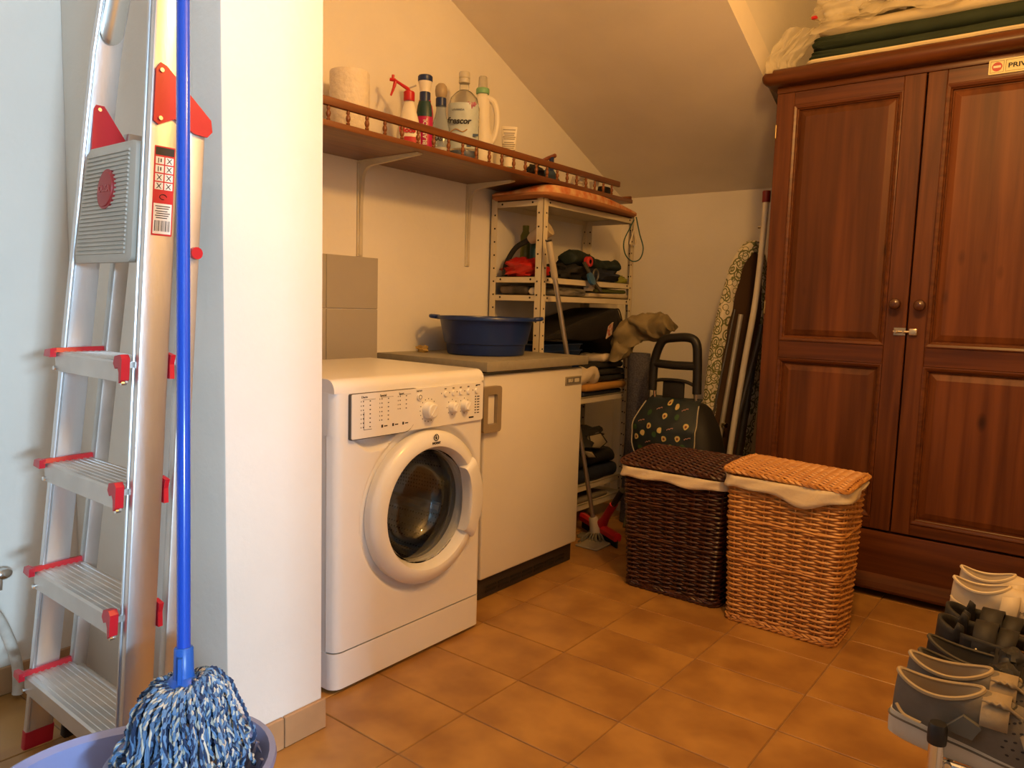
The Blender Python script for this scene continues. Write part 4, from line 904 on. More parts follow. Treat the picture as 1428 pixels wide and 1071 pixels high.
rim_o = [(s_, half(s_)) for s_ in SS]; loop = [(s_, -h_) for s_, h_ in rim_o] + [(s_, h_) for s_, h_ in reversed(rim_o)]
def lring(shr, n): 
    c = (Lb*.5, 0); out = []
    for s_, v in loop:
        vv = v*(1-shr/hw_) ; ss = c[0]+(s_-c[0])*(1-shr/(Lb*.5)); out.append(bp(ss, vv, n+.004*sin(ss*40+v*20)*(1 if shr > .02 else 0)))
    return out
MB().ring([lring(.16, -.034), lring(.02, -.034), lring(.003, -.030), lring(0, -.014), lring(.001, .004), lring(.008, .010), lring(.052, .012), lring(.054, .008)], True, True, False).build('cover', M_cov, ib, smooth=60)
MB().ring([lring(.020, -.006), lring(.020, .007)], True, True, True).build('deck', mat('brown_deck', (.10, .055, .03), .6), ib, smooth=30)
M_leg = mat('leg_paint', (.52, .48, .40), .4, .3)
for v0, v1, s0, s1, n in ((-.095, -.055, .02, 1.04, .030), (-.06, .06, .10, .95, .052), (.03, .08, .02, 1.0, .036)):
    MB().tube([bp(s0, v0, n), bp(s1*.6, (v0+v1)/2, n), bp(s1, v1, n)], .0115, 10).build('leg', M_leg if v0 < -.07 else mat('dark_leg', (.10, .09, .08), .4, .4), ib)
MB().tube([bp(.35, -.15, .02), bp(1.06, -.085, .018)], .006, 8).build('support_rod', mat('dark_leg', (.10, .09, .08)), ib)
MB().lathe([(.012, 0), (.012, .02), (.0005, .022)], 14).xf(Matrix.Translation(bp(.52, -.085, .044)) @ Nn.to_track_quat('Z', 'Y').to_matrix().to_4x4()).build('pivot_bolt', M_chrome, ib)

# ------------------------------------------------------------------ white pole with red cap
rp_ = thing('red_capped_pole', 'long white pole with a dark red end cap standing against the wardrobe', 'pole', (-1.285, 3.25, 0))
pth = spline([(-1.285, 3.25, .002), (-1.270, 3.25, .40), (-1.232, 3.255, .80), (-1.198, 3.26, 1.10), (-1.184, 3.262, 1.35), (-1.180, 3.264, 1.535)], 8)
MB().tube(pth, .0135, 12).build('shaft', mat('white_pole', (.66, .60, .50), .35), rp_)
MB().lathe([(.0165, 1.525), (.0175, 1.528), (.0175, 1.570), (.015, 1.574), (.0005, 1.574)], 18, (-1.180, 3.264, 0)).build('cap', mat('dark_red_cap', (.16, .01, .012), .4), rp_)
for z in (1.36, 1.42): MB().lathe([(.005, -.0), (.005, .012), (.0005, .013)], 10).xf(Matrix.Translation((-1.195, 3.262, z)) @ Matrix.Rotation(-pi/2, 4, 'Y')).build('stud', M_chrome, rp_)

# ------------------------------------------------------------------ wicker hampers
def hamper(name, label, cx, cy, bw, bd, tw_, td_, h, m_w, m_lid, m_lin, lid_z, tilt, dip, rows, seed):
    rnd = random.Random(seed)
    t = thing(name, label, 'laundry hamper', (cx, cy, 0), 0., 'wicker laundry hampers')
    def outline(f, n_per):
        w_, d_ = bw+(tw_-bw)*f, bd+(td_-bd)*f; r = .028; pts = []
        segs = [((-w_/2+r, -d_/2), (w_/2-r, -d_/2)), ((w_/2, -d_/2+r), (w_/2, d_/2-r)), ((w_/2-r, d_/2), (-w_/2+r, d_/2)), ((-w_/2, d_/2-r), (-w_/2, -d_/2+r))]
        return w_, d_, r
    def at(f, u):   # point & outward normal on the rounded rectangle, u in 0..1
        w_, d_, r = outline(f, 0)
        Ls = [w_-2*r, pi*r/2, d_-2*r, pi*r/2]*2; tot = sum(Ls[:8]); s_ = u*tot
        cs_ = [(-w_/2+r, -d_/2, 1, 0), (w_/2-r, -d_/2+r), (w_/2, -d_/2+r, 0, 1), (w_/2-r, d_/2-r), (w_/2-r, d_/2, -1, 0), (-w_/2+r, d_/2-r), (-w_/2, d_/2-r, 0, -1), (-w_/2+r, -d_/2+r)]
        for i in range(8):
            if s_ <= Ls[i] or i == 7:
                if i % 2 == 0:
                    x, y, dx, dy = cs_[i]; return V(x+dx*s_, y+dy*s_, 0), V(dy, -dx, 0)
                a = -pi/2+(i//2)*pi/2+s_/r; c = cs_[i]; nv = V(cos(a), sin(a), 0); return V(c[0], c[1], 0)+nv*r, nv
            s_ -= Ls[i]
    ns = 24; SN = 6; body = MB(); rr = h/rows*.50
    for j in range(rows):
        z = rr + (h-2*rr)*j/(rows-1); f = z/h; path = []
        for k in range(ns*SN):
            p, nv = at(f, (k/(ns*SN)) % 1.0)
            amp = .0046*cos(pi*k/SN + (pi if j % 2 else 0)); jit = rnd.uniform(-.0005, .0005)
            path.append(p+nv*(amp+jit)+V(cx, cy, z+rnd.uniform(-.0005, .0005)))
        body.tube(path, rr*rnd.uniform(.98, 1.12), 5, closed=True)
    for zz in (h*.44, h*.72):   # heavier wale bands
        path = []
        for k in range(ns*3):
            p, nv = at(zz/h, k/(ns*3)); path.append(p+nv*(.006+.0012*cos(2*pi*k/6))+V(cx, cy, zz+.0014*sin(2*pi*k/6)))
        body.tube(path, rr*.95, 5, closed=True)
    body.build('woven_wall', m_w, t, kind='stuff', smooth=70)
    stk = MB()
    for k in range(ns):
        pth_ = []
        for i in range(5):
            f = i/4; p, nv = at(f, k/ns); pth_.append(p+V(cx, cy, .004+(h-.006)*f))
        stk.tube(pth_, .0036, 5)
    stk.build('stakes', m_w, t, kind='stuff')
    for (zz, rad, sgn) in ((.006, .0052, 1), (.016, .0046, -1), (h-.004, .0046, 1)):
        rope = MB()
        for ph in (0, pi):
            path = []
            for k in range(220):
                p, nv = at(zz/h, k/220); an = 2*pi*k/10*sgn+ph; path.append(p+nv*(.003+.0035*cos(an))+V(cx, cy, zz+.0035*sin(an)+.001))
            rope.tube(path, rad, 5, closed=True)
        rope.build('braided_rim', m_w, t, smooth=70)
    # liner folded over the rim, its hem dipping in waves
    ln = []
    nn = 120
    for q in range(5):
        ring = []
        for k in range(nn):
            u = k/nn; p, nv = at(1, u)
            uf = p.x/tw_+.5; front_ = 1 if p.y < -td_/2+.03 else .35
            d = (.034 + dip*math.exp(-((uf-.66)/.22)**2)*front_ + .004*sin(u*40)) if p.x < tw_/2-.02 or p.y < 0 else .012
            g_ = q/4
            ring.append(p+nv*(.0135+.003*sin(u*55+q)+.003*g_)+V(cx, cy, h+.004-d*g_ if q else h+.005))
        ln.append(ring)
    o = MB().ring(ln, True).build('liner', m_lin, t, smooth=70); mo = o.modifiers.new('thickness', 'SOLIDIFY'); mo.thickness = .002
    # lid
    lw, ld_ = tw_+.022, td_+.020; ld = MB(); zl = lid_z
    def lz(x, y): return zl + tilt[0]*(x/lw) + tilt[1]*(y/ld_) + .004*(1-(2*y/ld_)**2)
    nrow = int(ld_/.0118); nst = int(lw/.027)
    for j in range(nrow):
        y = -ld_/2+.006+(ld_-.012)*j/(nrow-1); path = []
        for k in range(nst*3+1):
            x = -lw/2+.006+(lw-.012)*k/(nst*3)
            path.append(V(cx+x, cy+y+rnd.uniform(-.0006, .0006), lz(x, y)+.0052*cos(2*pi*k/6+(pi if j % 2 else 0))))
        ld.tube(path, .0056, 5)
    for k in range(nst):
        x = -lw/2+.016+(lw-.03)*k/(nst-1); ld.tube([V(cx+x, cy-ld_/2+.004+(ld_-.008)*q/6, lz(x, -ld_/2+ld_*q/6)) for q in range(7)], .004, 5)
    lo2 = ld.build('lid', m_lid, t, smooth=70)
    rope = MB(); oo = rrect(-lw/2, -ld_/2, lw/2, ld_/2, .025, 5)
    def along(u):
        n_ = len(oo); Ls = [(Vector(oo[(i+1) % n_])-Vector(oo[i])).length for i in range(n_)]; s_ = u*sum(Ls)
        for i in range(n_):
            if s_ <= Ls[i]: q = Vector(oo[i]).lerp(Vector(oo[(i+1) % n_]), s_/max(Ls[i], 1e-9)); return q
            s_ -= Ls[i]
        return Vector(oo[0])
    for ph in (0, pi):
        path = []
        for k in range(240):
            q = along(k/240); an = 2*pi*k/8+ph; path.append(V(cx+q.x+.003*cos(an), cy+q.y+.003*cos(an), lz(q.x, q.y)-.001+.004*sin(an)))
        rope.tube(path, .0054, 5, closed=True)
    rope.build('lid_border', m_lid, lo2, smooth=70)
    return t
M_wd = mat('dark_wicker', (.075, .022, .011), .38, c2=(.035, .010, .006), vs=30); M_wl = mat('honey_wicker', (.60, .30, .09), .42, c2=(.42, .18, .05), vs=26)
M_lin = mat('cotton_liner', (.70, .58, .40), .95, var=.05, bump=.2, bs=120)
hamper('wicker_hamper', 'dark brown wicker laundry hamper with cream liner, left of the honey one', -1.172, 2.592, .362, .205, .400, .262, .462, M_wd, M_wd, M_lin, .493, (0, .026), .004, 52, 3)
hamper('wicker_hamper', 'light honey wicker laundry hamper with cream liner in front of the wardrobe', -.757, 2.540, .350, .205, .374, .262, .505, M_wl, M_wl, M_lin, .524, (-.012, .006), .030, 56, 5)

# ------------------------------------------------------------------ wardrobe
wd = thing('wardrobe', 'dark stained pine two-door wardrobe with raised panels and round knobs', 'wardrobe', (-.53, 3.32, 0))
cA, cB = (.135, .041, .011), (.066, .018, .0055)
M_wz = wood('wardrobe_vertical', cA, cB, 'z', .46, .0, .8, True); M_wx = wood('wardrobe_horizontal', cA, cB, 'x', .36, .05, .8, False)
M_wp = wood('wardrobe_panel', (.145, .045, .012), (.080, .022, .006), 'z', .46, .0, .6, True, boards=9.)
WX0, WX1, WYF = -1.076, -.004, 3.020
car = MB()
car.box((WX0, WYF+.022, .045), (WX0+.02, 3.60, 1.93)).box((WX1-.02, WYF+.022, .045), (WX1, 3.60, 1.93)).box((WX0+.02, 3.585, .045), (WX1-.02, 3.60, 1.93)).box((WX0+.02, WYF+.022, 1.90), (WX1-.02, 3.585, 1.93)).box((WX0+.02, WYF+.03, .235), (WX1-.02, 3.585, .255))
car.build('carcass', M_wz, wd, smooth=0)
MB().box((WX0, WYF+.004, 1.904), (WX1, WYF+.03, 1.930), .002).build('header', M_wx, wd)
cr = [(3.60, 1.928), (3.00, 1.928)] + arc(2.990, 1.957, .030, 1.5*pi, .5*pi, 12) + [(3.60, 1.987)]
MB().ring([[(x, 3.30+(y-3.30)*s_, 1.957+(z-1.957)*s2) for y, z in cr] for x, s_, s2 in ((WX0-.044, .965, .55), (WX0-.034, .99, .85), (WX0-.018, 1, 1), (WX1+.018, 1, 1), (WX1+.034, .99, .85), (WX1+.044, .965, .55))], True, True, True).build('crown', M_wx, wd, smooth=50)
# plinth with applied mouldings
MB().box((WX0+.004, WYF+.004, .050), (WX1-.004, WYF+.024, .248), .003).build('plinth', M_wx, wd)
MB().prism([(WYF+.010, .030), (WYF-.022, .030), (WYF-.026, .040), (WYF-.020, .060), (WYF-.006, .072), (WYF+.002, .086), (WYF+.010, .086)], WX0-.012, WX1+.012, 'x').build('base_moulding', wood('moulding_wood', (.11, .033, .009), (.055, .015, .005), 'x', .7, 0., .8, False), wd, smooth=30)
for fx_ in (WX0+.03, WX1-.03):
    for fy_ in (WYF+.03, 3.56): MB().box((fx_-.025, fy_-.025, 0), (fx_+.025, fy_+.025, .048), .004).build('foot', M_wx, wd)
def panel(x0, z0, x1, z1, parent):
    def rc(i, y): return [(x0+i, y, z0+i), (x1-i, y, z0+i), (x1-i, y, z1-i), (x0+i, y, z1-i)]
    MB().ring([rc(-.002, WYF+.016), rc(.016, WYF+.015), rc(.020, WYF+.012), rc(.040, WYF+.005)], True, False, True).build('panel', M_wp, parent, smooth=0)
    MB().ring([rc(-.006, WYF+.014), rc(-.006, WYF-.003), rc(-.002, WYF-.004), rc(.006, WYF-.001), rc(.009, WYF+.004), rc(.012, WYF+.006), rc(.014, WYF+.015)], True).build('panel_moulding', M_wx, parent, smooth=25)
def wdoor(x0, x1, px0, px1, label):
    d = MB().box((x0, WYF+.016, .257), (x1, WYF+.021, 1.902)).build('door', M_wz, wd, smooth=0, label=label)
    for a, b in ((x0, px0), (px1, x1)): MB().box((a, WYF, .257), (b, WYF+.022, 1.902), .002, 1).build('stile', M_wz, d, smooth=0)
    for a, b in ((.257, .300), (.876, .945), (1.852, 1.902)): MB().box((px0, WYF+.0005, a), (px1, WYF+.022, b), .002, 1).build('rail', M_wx, d, smooth=0)
    panel(px0+.006, .306, px1-.006, .870, d); panel(px0+.006, .951, px1-.006, 1.846, d)
    return d
dL = wdoor(-1.073, -.553, -1.006, -.622, 'left door'); dR = wdoor(-.5475, -.008, -.487, -.075, 'right door')
def knob(x, z, parent):
    MB().lathe([(r, WYF-h) for r, h in ((.011, 0), (.010, .006), (.0085, .012), (.014, .018), (.0195, .026), (.0205, .034), (.017, .043), (.009, .048), (.0005, .049))], 24, (x, 0, z), 'y').build('knob', mat('dark_knob', (.075, .022, .010), .22, coat=.6), parent)
knob(-.589, 1.097, dL); knob(-.509, 1.093, dR)
M_brass = mat('pale_brass', (.62, .52, .36), .3, .9)
bt = MB().box((-.592, WYF-.003, .984), (-.552, WYF, 1.012), .001, 1).build('bolt_plate', M_brass, dL)
MB().tube([(-.592, WYF-.008, .998), (-.530, WYF-.008, .998)], .0045, 10).build('bolt', M_brass, bt)
MB().box((-.588, WYF-.013, .990), (-.582, WYF-.002, 1.006), .001, 1).box((-.562, WYF-.013, .990), (-.556, WYF-.002, 1.006), .001, 1).build('bolt_guide', M_brass, bt, smooth=0)
MB().tube([(-.578, WYF-.008, .998), (-.578, WYF-.020, .992)], .003, 8).build('bolt_tab', M_brass, bt)
MB().box((-.540, WYF-.014, .986), (-.514, WYF, 1.010), .003).build('bolt_keeper', M_brass, dR)
M_obrass = mat('old_brass', (.35, .25, .12), .4, .9)
for z in (1.760, 1.075, .40):
    hg = MB(); hg.tube([(-1.0705, WYF-.001, z-.026), (-1.0705, WYF-.001, z+.026)], .0035, 10)
    for q in (-.026, .026): hg.lathe([(.0005, -.004), (.005, 0), (.0005, .004)], 10, (-1.0705, WYF-.001, z+q))
    hg.build('hinge', M_obrass, wd)
# sign on the right door
sg = thing('door_sign', 'cream PRIVADO sign with red no-entry symbol on the right wardrobe door', 'sign', (-.27, WYF-.003, 1.862))
M_sgn = mat('sign_cream', (.72, .62, .33), .4, var=.03)
MB().prism(rrect(-.368, 1.862, -.168, 1.909, .004), WYF-.0045, WYF-.0005, 'y').build('plate', M_sgn, sg, smooth=30)
def frame(x0, z0, x1, z1, w_, m):
    b = MB(); y0 = WYF-.0051; y1 = WYF-.0044
    for a in ((x0, z0, x1, z0+w_), (x0, z1-w_, x1, z1), (x0, z0, x0+w_, z1), (x1-w_, z0, x1, z1)): b.box((a[0], y0, a[1]), (a[2], y1, a[3]))
    b.build('border', m, sg, smooth=0)
M_brz = mat('bronze_ink', (.25, .17, .06), .5)
frame(-.363, 1.867, -.325, 1.904, .0012, M_brz); frame(-.320, 1.867, -.173, 1.904, .0012, M_brz)
MB().lathe([(.0005, WYF-.0052), (.0145, WYF-.0052), (.0145, WYF-.0044)], 30, (-.344, 0, 1.8855), 'y', cap0=False, cap1=False).build('red_disc', mat('sign_red', (.46, .02, .02), .4), sg, smooth=0)
MB().box((-.3545, WYF-.0060, 1.882), (-.3335, WYF-.0051, 1.889)).build('white_bar', mat('sign_white', (.8, .76, .62), .4), sg, smooth=0)
text('PRIVADO', .0205, (-.3135, WYF-.0055, 1.8845), (1, 0, 0), (0, 0, 1), M_ink, sg, bold=.0005, sx=1.25, align='LEFT')

# ------------------------------------------------------------------ bedding on top of the wardrobe
ZT = 1.9875
M_dg = mat('bottle_green_fabric', (.022, .035, .018), .85, var=.2, vs=8, bump=.2, bs=60); M_crm = mat('cream_fabric', (.66, .56, .37), .9, var=.08, vs=6, bump=.2)
def pad(name, label, x0, x1, y0, y1, z0, z1, m, m2, seed, band=None):
    t = thing(name, label, 'cushion', ((x0+x1)/2, (y0+y1)/2, z0))
    def rgx(i, z, a): return [V(x, y, z + a*_ns.noise(V(x*4, y*4, seed))) for x, y in rrect(x0+i, y0+i, x1-i, y1-i, .03, 5) for _ in (0,)]
    def dens(i, z, a):
        base = rrect(x0+i, y0+i, x1-i, y1-i, .035, 5); out = []
        n_ = len(base)
        for k in range(n_):
            p, q = Vector(base[k]), Vector(base[(k+1) % n_]); c = max(1, int((q-p).length/.05))
            for j in range(c): s_ = p.lerp(q, j/c); out.append(V(s_.x, s_.y, z+a*_ns.noise(V(s_.x*5, s_.y*5, seed))))
        return out
    h_ = z1-z0
    MB().ring([dens(.03, z0, 0), dens(.006, z0+.15*h_, .002), dens(0, z0+.5*h_, .006), dens(.006, z0+.85*h_, .008), dens(.04, z1, .008)], True, True, True).build('pad', m, t, smooth=60)
    if m2: MB().tube(dens(-.001, z0+.12*h_, .003), .0075, 6, closed=True).build('piping', m2, t)
    return t
pad('green_lounger_pad', 'bottle green lounger pad with cream piping, lower of two on the wardrobe', -.960, .06, 2.985, 3.54, ZT, ZT+.048, M_dg, M_crm, 1)
pad('green_lounger_pad', 'bottle green lounger pad, upper of two on the wardrobe', -.955, .06, 2.990, 3.54, ZT+.049, ZT+.100, M_dg, None, 4)
pad('cream_quilt', 'folded cream quilt on the green pads above the left wardrobe door', -.94, -.20, 3.01, 3.52, ZT+.101, ZT+.150, M_crm, None, 7)
# tulle: several crumpled thin sheets, one end falling over the corner
M_tul = bpy.data.materials.new('tulle'); M_tul.use_nodes = True; nt = M_tul.node_tree; b_ = nt.nodes['Principled BSDF']
b_.inputs['Base Color'].default_value = (.78, .70, .52, 1); b_.inputs['Roughness'].default_value = .9; b_.inputs['Alpha'].default_value = .42
tl = thing('tulle_curtain', 'heap of sheer cream tulle curtain on top of the wardrobe', 'curtain', (-.5, 3.2, ZT+.15))
for k in range(6):
    def tf(u, v, k=k):
        x = -.955+.03*k + 1.02*u; y = 2.965+.012*k+.45*v
        bulge = ZT+.128+.018*k + .055*sin(pi*min(1, u*1.2+.1))*sin(pi*min(1, .25+v*.8))
        z = bulge + .030*_ns.noise(V(x*7+k*3, y*7, k)) + .016*_ns.noise(V(x*19, y*17+k, 2*k))
        if v < .12: z -= (.12-v)*(.30+.25*_ns.noise(V(x*6, k*2.2, 0)))
        y += .03*_ns.noise(V(x*11, z*9, k+9)); return V(x, y, max(z, ZT+.002) if x > -1.05 else z)
    MB().grid(tf, 84, 30).build('tulle_layer', M_tul, tl, smooth=75)
fall = MB()
def ff(u, v):
    z = ZT+.145-.165*v; x = -.99-.085*sin(pi*.5*min(1, v*1.3))+.11*(u-.3)*(1-.3*v); y = 2.975+.10*u-.03*v
    return V(x+.012*_ns.noise(V(u*9, v*4, 1)), y+.02*_ns.noise(V(u*9, v*5, 6)), max(z, ZT-.04))
fall.grid(ff, 30, 22); fall.build('tulle_end', M_tul, tl, smooth=75)
for k, (x, y, z, r) in enumerate(((-.86, 3.06, ZT+.20, .075), (-.70, 3.08, ZT+.215, .085), (-.52, 3.08, ZT+.20, .08), (-.36, 3.06, ZT+.19, .075), (-.18, 3.08, ZT+.20, .08))):
    MB().blob((x, y, z), (r*1.35, r, r*.75), 30, 20, .5, 2.6, 40+k, False).build('tulle_puff', M_tul, tl, smooth=75)
tag(MB().blob((-.945, 3.0, ZT+.170), (.012, .01, .007), 10, 8, .3, 2, 3).build('red_tag', M_red, loc=(-.945, 3.0, ZT+.165)), 'tiny red ribbon on the left end of the tulle heap', 'ribbon')

# ------------------------------------------------------------------ folded aluminium step ladder
la = thing('step_ladder', 'folded aluminium step ladder with red fittings leaning on the partition', 'ladder', (-1.66, .66, 0))
M_alu = mat('aluminium', (.70, .70, .70), .36, .9, var=.10, vs=7, stretch=(3, 3, .6), bump=.08, bs=40)
M_alu2 = mat('ribbed_aluminium', (.60, .58, .54), .45, .75, var=.12, vs=10)
M_lred = mat('ladder_red', (.50, .012, .025), .35)
def LP(x, yo, z): return V(x, .612+.075*z+yo, z)
def xL(z): return -1.885+.115*z+.6*max(0, z-1.5)**2
def xR(z): return -1.428-.015*z
RW, RD = .020, .058
def rail(fn, w_, y0, y1, z0, z1, n=14, bend=0.):
    rs = []
    for i in range(n+1):
        z = z0+(z1-z0)*i/n; x = fn(z); r = .004
        q = rrect(x, y0, x+w_, y1, r, 2); rs.append([LP(a, b, z) for a, b in q])
    return MB().ring(rs, True, True, True)
rail(xL, RW, 0, RD, .035, 1.98).build('front_rail', M_alu, la, smooth=40)
rail(xR, RW, 0, RD, .035, 1.98).build('front_rail', M_alu, la, smooth=40)
# lips that make the rails read as channels
rail(lambda z: xL(z)+RW, .004, -.002, .006, .05, 1.95).build('rail_lip', M_alu, la, smooth=40)
rail(lambda z: xR(z)-.004, .004, -.002, .006, .05, 1.95).build('rail_lip', M_alu, la, smooth=40)
rail(lambda z: xL(z)+.012, .026, .080, .112, .02, 1.395).build('rear_rail', M_alu2, la, smooth=40)
rail(lambda z: xR(z)-.008, .026, .080, .112, .02, 1.395).build('rear_rail', M_alu2, la, smooth=40)
MB().tube([LP(xL(.17)+.03, .096, .17), LP(xR(.17), .096, .17)], .012, 12).build('rear_cross_tube', M_alu2, la)
MB().tube([LP(xL(1.3)+.03, .096, 1.3), LP(xR(1.3), .096, 1.3)], .010, 12).build('rear_cross_tube', M_alu2, la)
# bow that joins the rails above the frame of the picture, and its flattened end on the left rail
bw = spline([LP(xL(1.70)+RW+.006, .030, 1.70), LP(xL(1.98)+RW+.006, .030, 1.98), LP(xL(2.08)+.07, .030, 2.06), LP(-1.56, .030, 2.09), LP(xR(2.0)-.06, .030, 2.06), LP(xR(1.98)-.006, .030, 1.98), LP(xR(1.6)-.006, .030, 1.62)], 8)
MB().tube(bw, .022, 14, flat=(.25, 1)).build('guard_bow', mat('polished_alu', (.78, .76, .70), .22, 1.), la, smooth=60)
pe = [(.006, 1.74), (.006, 1.600)] + [(.029+.023*cos(a), 1.592+.026*sin(a)) for a in [pi+pi*i/10 for i in range(11)]] + [(.052, 1.600), (.052, 1.74)]
MB().ring([[LP(xL(z)+RW+x, yo, z) for yo, z in pe] for x in (-.001, .007)] + [[LP(xL(z)+RW+.011, .029+(yo-.029)*.8, z+(.006 if z < 1.7 else 0)) for yo, z in pe]], True, True, True).build('bow_end_plate', mat('polished_alu', (.78, .76, .70)), la, smooth=40)
def step(z):
    x0, x1 = xL(z)+RW, xR(z); y0, y1 = -.014, .080
    t = MB(); t.ring([[LP(x, a, z+b) for a, b in ((y0, -.040), (y0-.002, -.004), (y0+.002, 0), (y1, 0), (y1, -.010), (y0+.004, -.012), (y0+.004, -.040))] for x in (x0, x1)], True, True, True)
    o = t.build('step', M_alu2, la, smooth=20)
    rb = MB()
    for k in range(7):
        y = y0+.010+.0125*k; rb.ring([[LP(x, a, z+b) for a, b in ((y, 0), (y+.001, .0016), (y+.0055, .0016), (y+.0065, 0))] for x in (x0+.002, x1-.002)], True, True, True)
    rb.build('tread_ribs', M_alu2, o, smooth=20)
    c = MB()
    c.add([LP(*p) for p in ((x0-.002, y0-.008, z), (x0+.011, y0-.008, z), (x0+.011, y1+.01, z), (x0-.002, y1+.01, z), (x0-.002, y0-.008, z+.009), (x0+.007, y0-.008, z+.009), (x0+.007, y1+.01, z+.011), (x0-.002, y1+.01, z+.011))], [(3, 2, 1, 0), (4, 5, 6, 7), (0, 1, 5, 4), (1, 2, 6, 5), (2, 3, 7, 6), (3, 0, 4, 7)])
    c.build('end_cap', M_lred, o, smooth=0); c = MB()
    c.add([LP(*p) for p in ((x0-.034, y0-.012, z-.010), (x0+.010, y0-.016, z-.010), (x0+.010, y0-.004, z-.010), (x0-.034, y0-.004, z-.010), (x0-.030, y0-.012, z+.004), (x0+.010, y0-.016, z+.008), (x0+.010, y0-.004, z+.010), (x0-.028, y0-.004, z+.006))], [(3, 2, 1, 0), (4, 5, 6, 7), (0, 1, 5, 4), (1, 2, 6, 5), (2, 3, 7, 6), (3, 0, 4, 7)])
    c.build('end_cap', M_lred, o, smooth=0)
    c = MB()
    pf = [(-.026, .010), (-.004, .014), (.004, .006), (.004, -.034), (-.004, -.040), (-.006, -.020), (-.012, -.010), (-.022, -.014), (-.030, -.004)]
    c.ring([[LP(x1+a-.002, y, z+b) for a, b in pf] for y in (y0-.010, y0+.006)], True, True, True)
    c.build('end_cap', M_lred, o, smooth=0); c = MB()
    c.ring([[LP(x1+a, y, z+b) for a, b in ((.002, .016), (RW+.006, .012), (RW+.002, -.006), (RW+.006, -.034), (.004, -.034))] for y in (RD+.001, RD+.010)], True, True, True)
    c.build('end_cap', M_lred, o, smooth=0)
    MB().tube([LP(x1-.006, y0-.006, z-.040), LP(x1-.006, y0+.004, z-.040)], .005, 8).tube([LP(x0+.004, y0-.006, z-.034), LP(x0+.004, y0+.004, z-.034)], .005, 8).build('rivets', M_chrome, o)
for z in (.190, .435, .680, .923): step(z)
# folded platform: ribbed plate hanging between the rails
plt = rrect(0, 0, 1, 1, .06, 4)
def PP(u, v, d):
    z = 1.112+.230*v; x0 = -1.706+.043*v; x1 = -1.458-.002*v
    return LP(x0+(x1-x0)*u, -.004-d, z)
MB().ring([[PP(u, v, -.016) for u, v in plt], [PP(u, v, .004) for u, v in plt], [PP(.5+(u-.5)*.94, .5+(v-.5)*.94, .008) for u, v in plt]], True, True, True).build('platform', mat('grey_platform', (.50, .47, .40), .55, .2), la, smooth=40)
rb = MB()
for k in range(25):
    v = .08+.84*k/24
    rb.ring([[PP(u, v+b, d) for b, d in ((-.012, .007), (-.008, .0115), (.008, .0115), (.012, .007))] for u in (.07, .93)], True, True, True)
rb.build('platform_ribs', mat('grey_platform', (.36, .335, .28)), la, smooth=20)
bdg = MB(); n = 30
bdg.ring([[PP(.54+.135*s_*cos(a), .62+.142*s_*sin(a), d) for a in [2*pi*k/n for k in range(n)]] for s_, d in ((1.18, .007), (1.18, .0125), (1.05, .0125), (1.02, .0145), (.9, .0150))], True, True, True)
bo = bdg.build('badge', mat('badge_red', (.36, .03, .03), .45), la, smooth=30)
text('OLISA', .018, PP(.54, .62, .0158), (1, 0, 0), (0, .075, 1), mat('badge_relief', (.42, .07, .06), .4), bo, 'badge_lettering', bold=.0006)
# red hinge plates
lp_ = [(.012, 0), (.012, .10), (.018, .113), (.030, .113), (.040, .10), (.105, .012), (.104, .0), (.03, -.012), (.016, -.010)]
MB().ring([[LP(xL(1.36)+RW+x, a, 1.335+b) for a, b in lp_] for x in (.004, .010)], True, True, True).build('hinge_plate', M_lred, la, smooth=30)
rp2 = [(.004, 0), (.004, .095), (.012, .108), (.024, .104), (.118, .022), (.122, .0), (.112, -.012), (.085, -.010), (.045, .010), (.014, -.006)]
MB().ring([[LP(xR(1.4)+RW+x, a, 1.375+b) for a, b in rp2] for x in (.001, .006)], True, True, True).build('hinge_plate', M_lred, la, smooth=30)
rv = MB()
for a, b in ((.014, .094), (.016, .006)): rv.tube([LP(xR(1.4)+RW+.004, a, 1.375+b), LP(xR(1.4)+RW+.009, a, 1.375+b)], .004, 10)
for a, b in ((.024, .100), (.024, .004)): rv.tube([LP(xL(1.36)+RW+.008, a, 1.335+b), LP(xL(1.36)+RW+.012, a, 1.335+b)], .004, 10)
rv.build('rivets', M_chrome, la)
MB().tube([LP(xR(1.15)+RW, .10, 1.135), LP(xR(1.15)+RW+.010, .10, 1.135)], .012, 14).build('red_stud', M_lred, la)
for fn in (xL, xR):
    rail(fn, RW+.002, -.002, RD+.002, .0, .042, 2).build('rubber_foot', M_lred, la, smooth=40)
    rail(lambda z, fn=fn: fn(z)+.010, .028, .078, .114, .0, .035, 2).build('rubber_foot', M_black, la, smooth=40)
# safety sticker on the outer face of the right rail
xs_ = lambda z: xR(z)+RW
def SP(u, v, d=.0006):
    z = 1.163+.168*v; return LP(xs_(z)+d, .011+.040*u, z)
def quad(u0, v0, u1, v1, d, b): b.add([SP(u0, v0, d), SP(u1, v0, d), SP(u1, v1, d), SP(u0, v1, d)], [(0, 1, 2, 3)])
b = MB(); b.ring([[SP(*p, 0.0) for p in rrect(0, 0, 1, 1, .02)], [SP(*p, .0007) for p in rrect(0, 0, 1, 1, .02)]], True, True, True); stk_ = b.build('safety_sticker', mat('sticker_red', (.52, .015, .03), .4), la, smooth=0)
b = MB(); quad(.06, .02, .94, .36, .0010, b)
for r in range(4):
    for c in range(2): quad(.07+.46*c, .515+.095*r, .47+.46*c, .595+.095*r, .0010, b)
b.build('white_fields', mat('sticker_white', (.8, .79, .76), .5), stk_, smooth=0)
b = MB(); quad(.05, .90, .95, .985, .0010, b)
for k in range(13): quad(.13+.058*k, .05, .13+.058*k+(.020 if k % 3 else .036), .17, .0013, b)
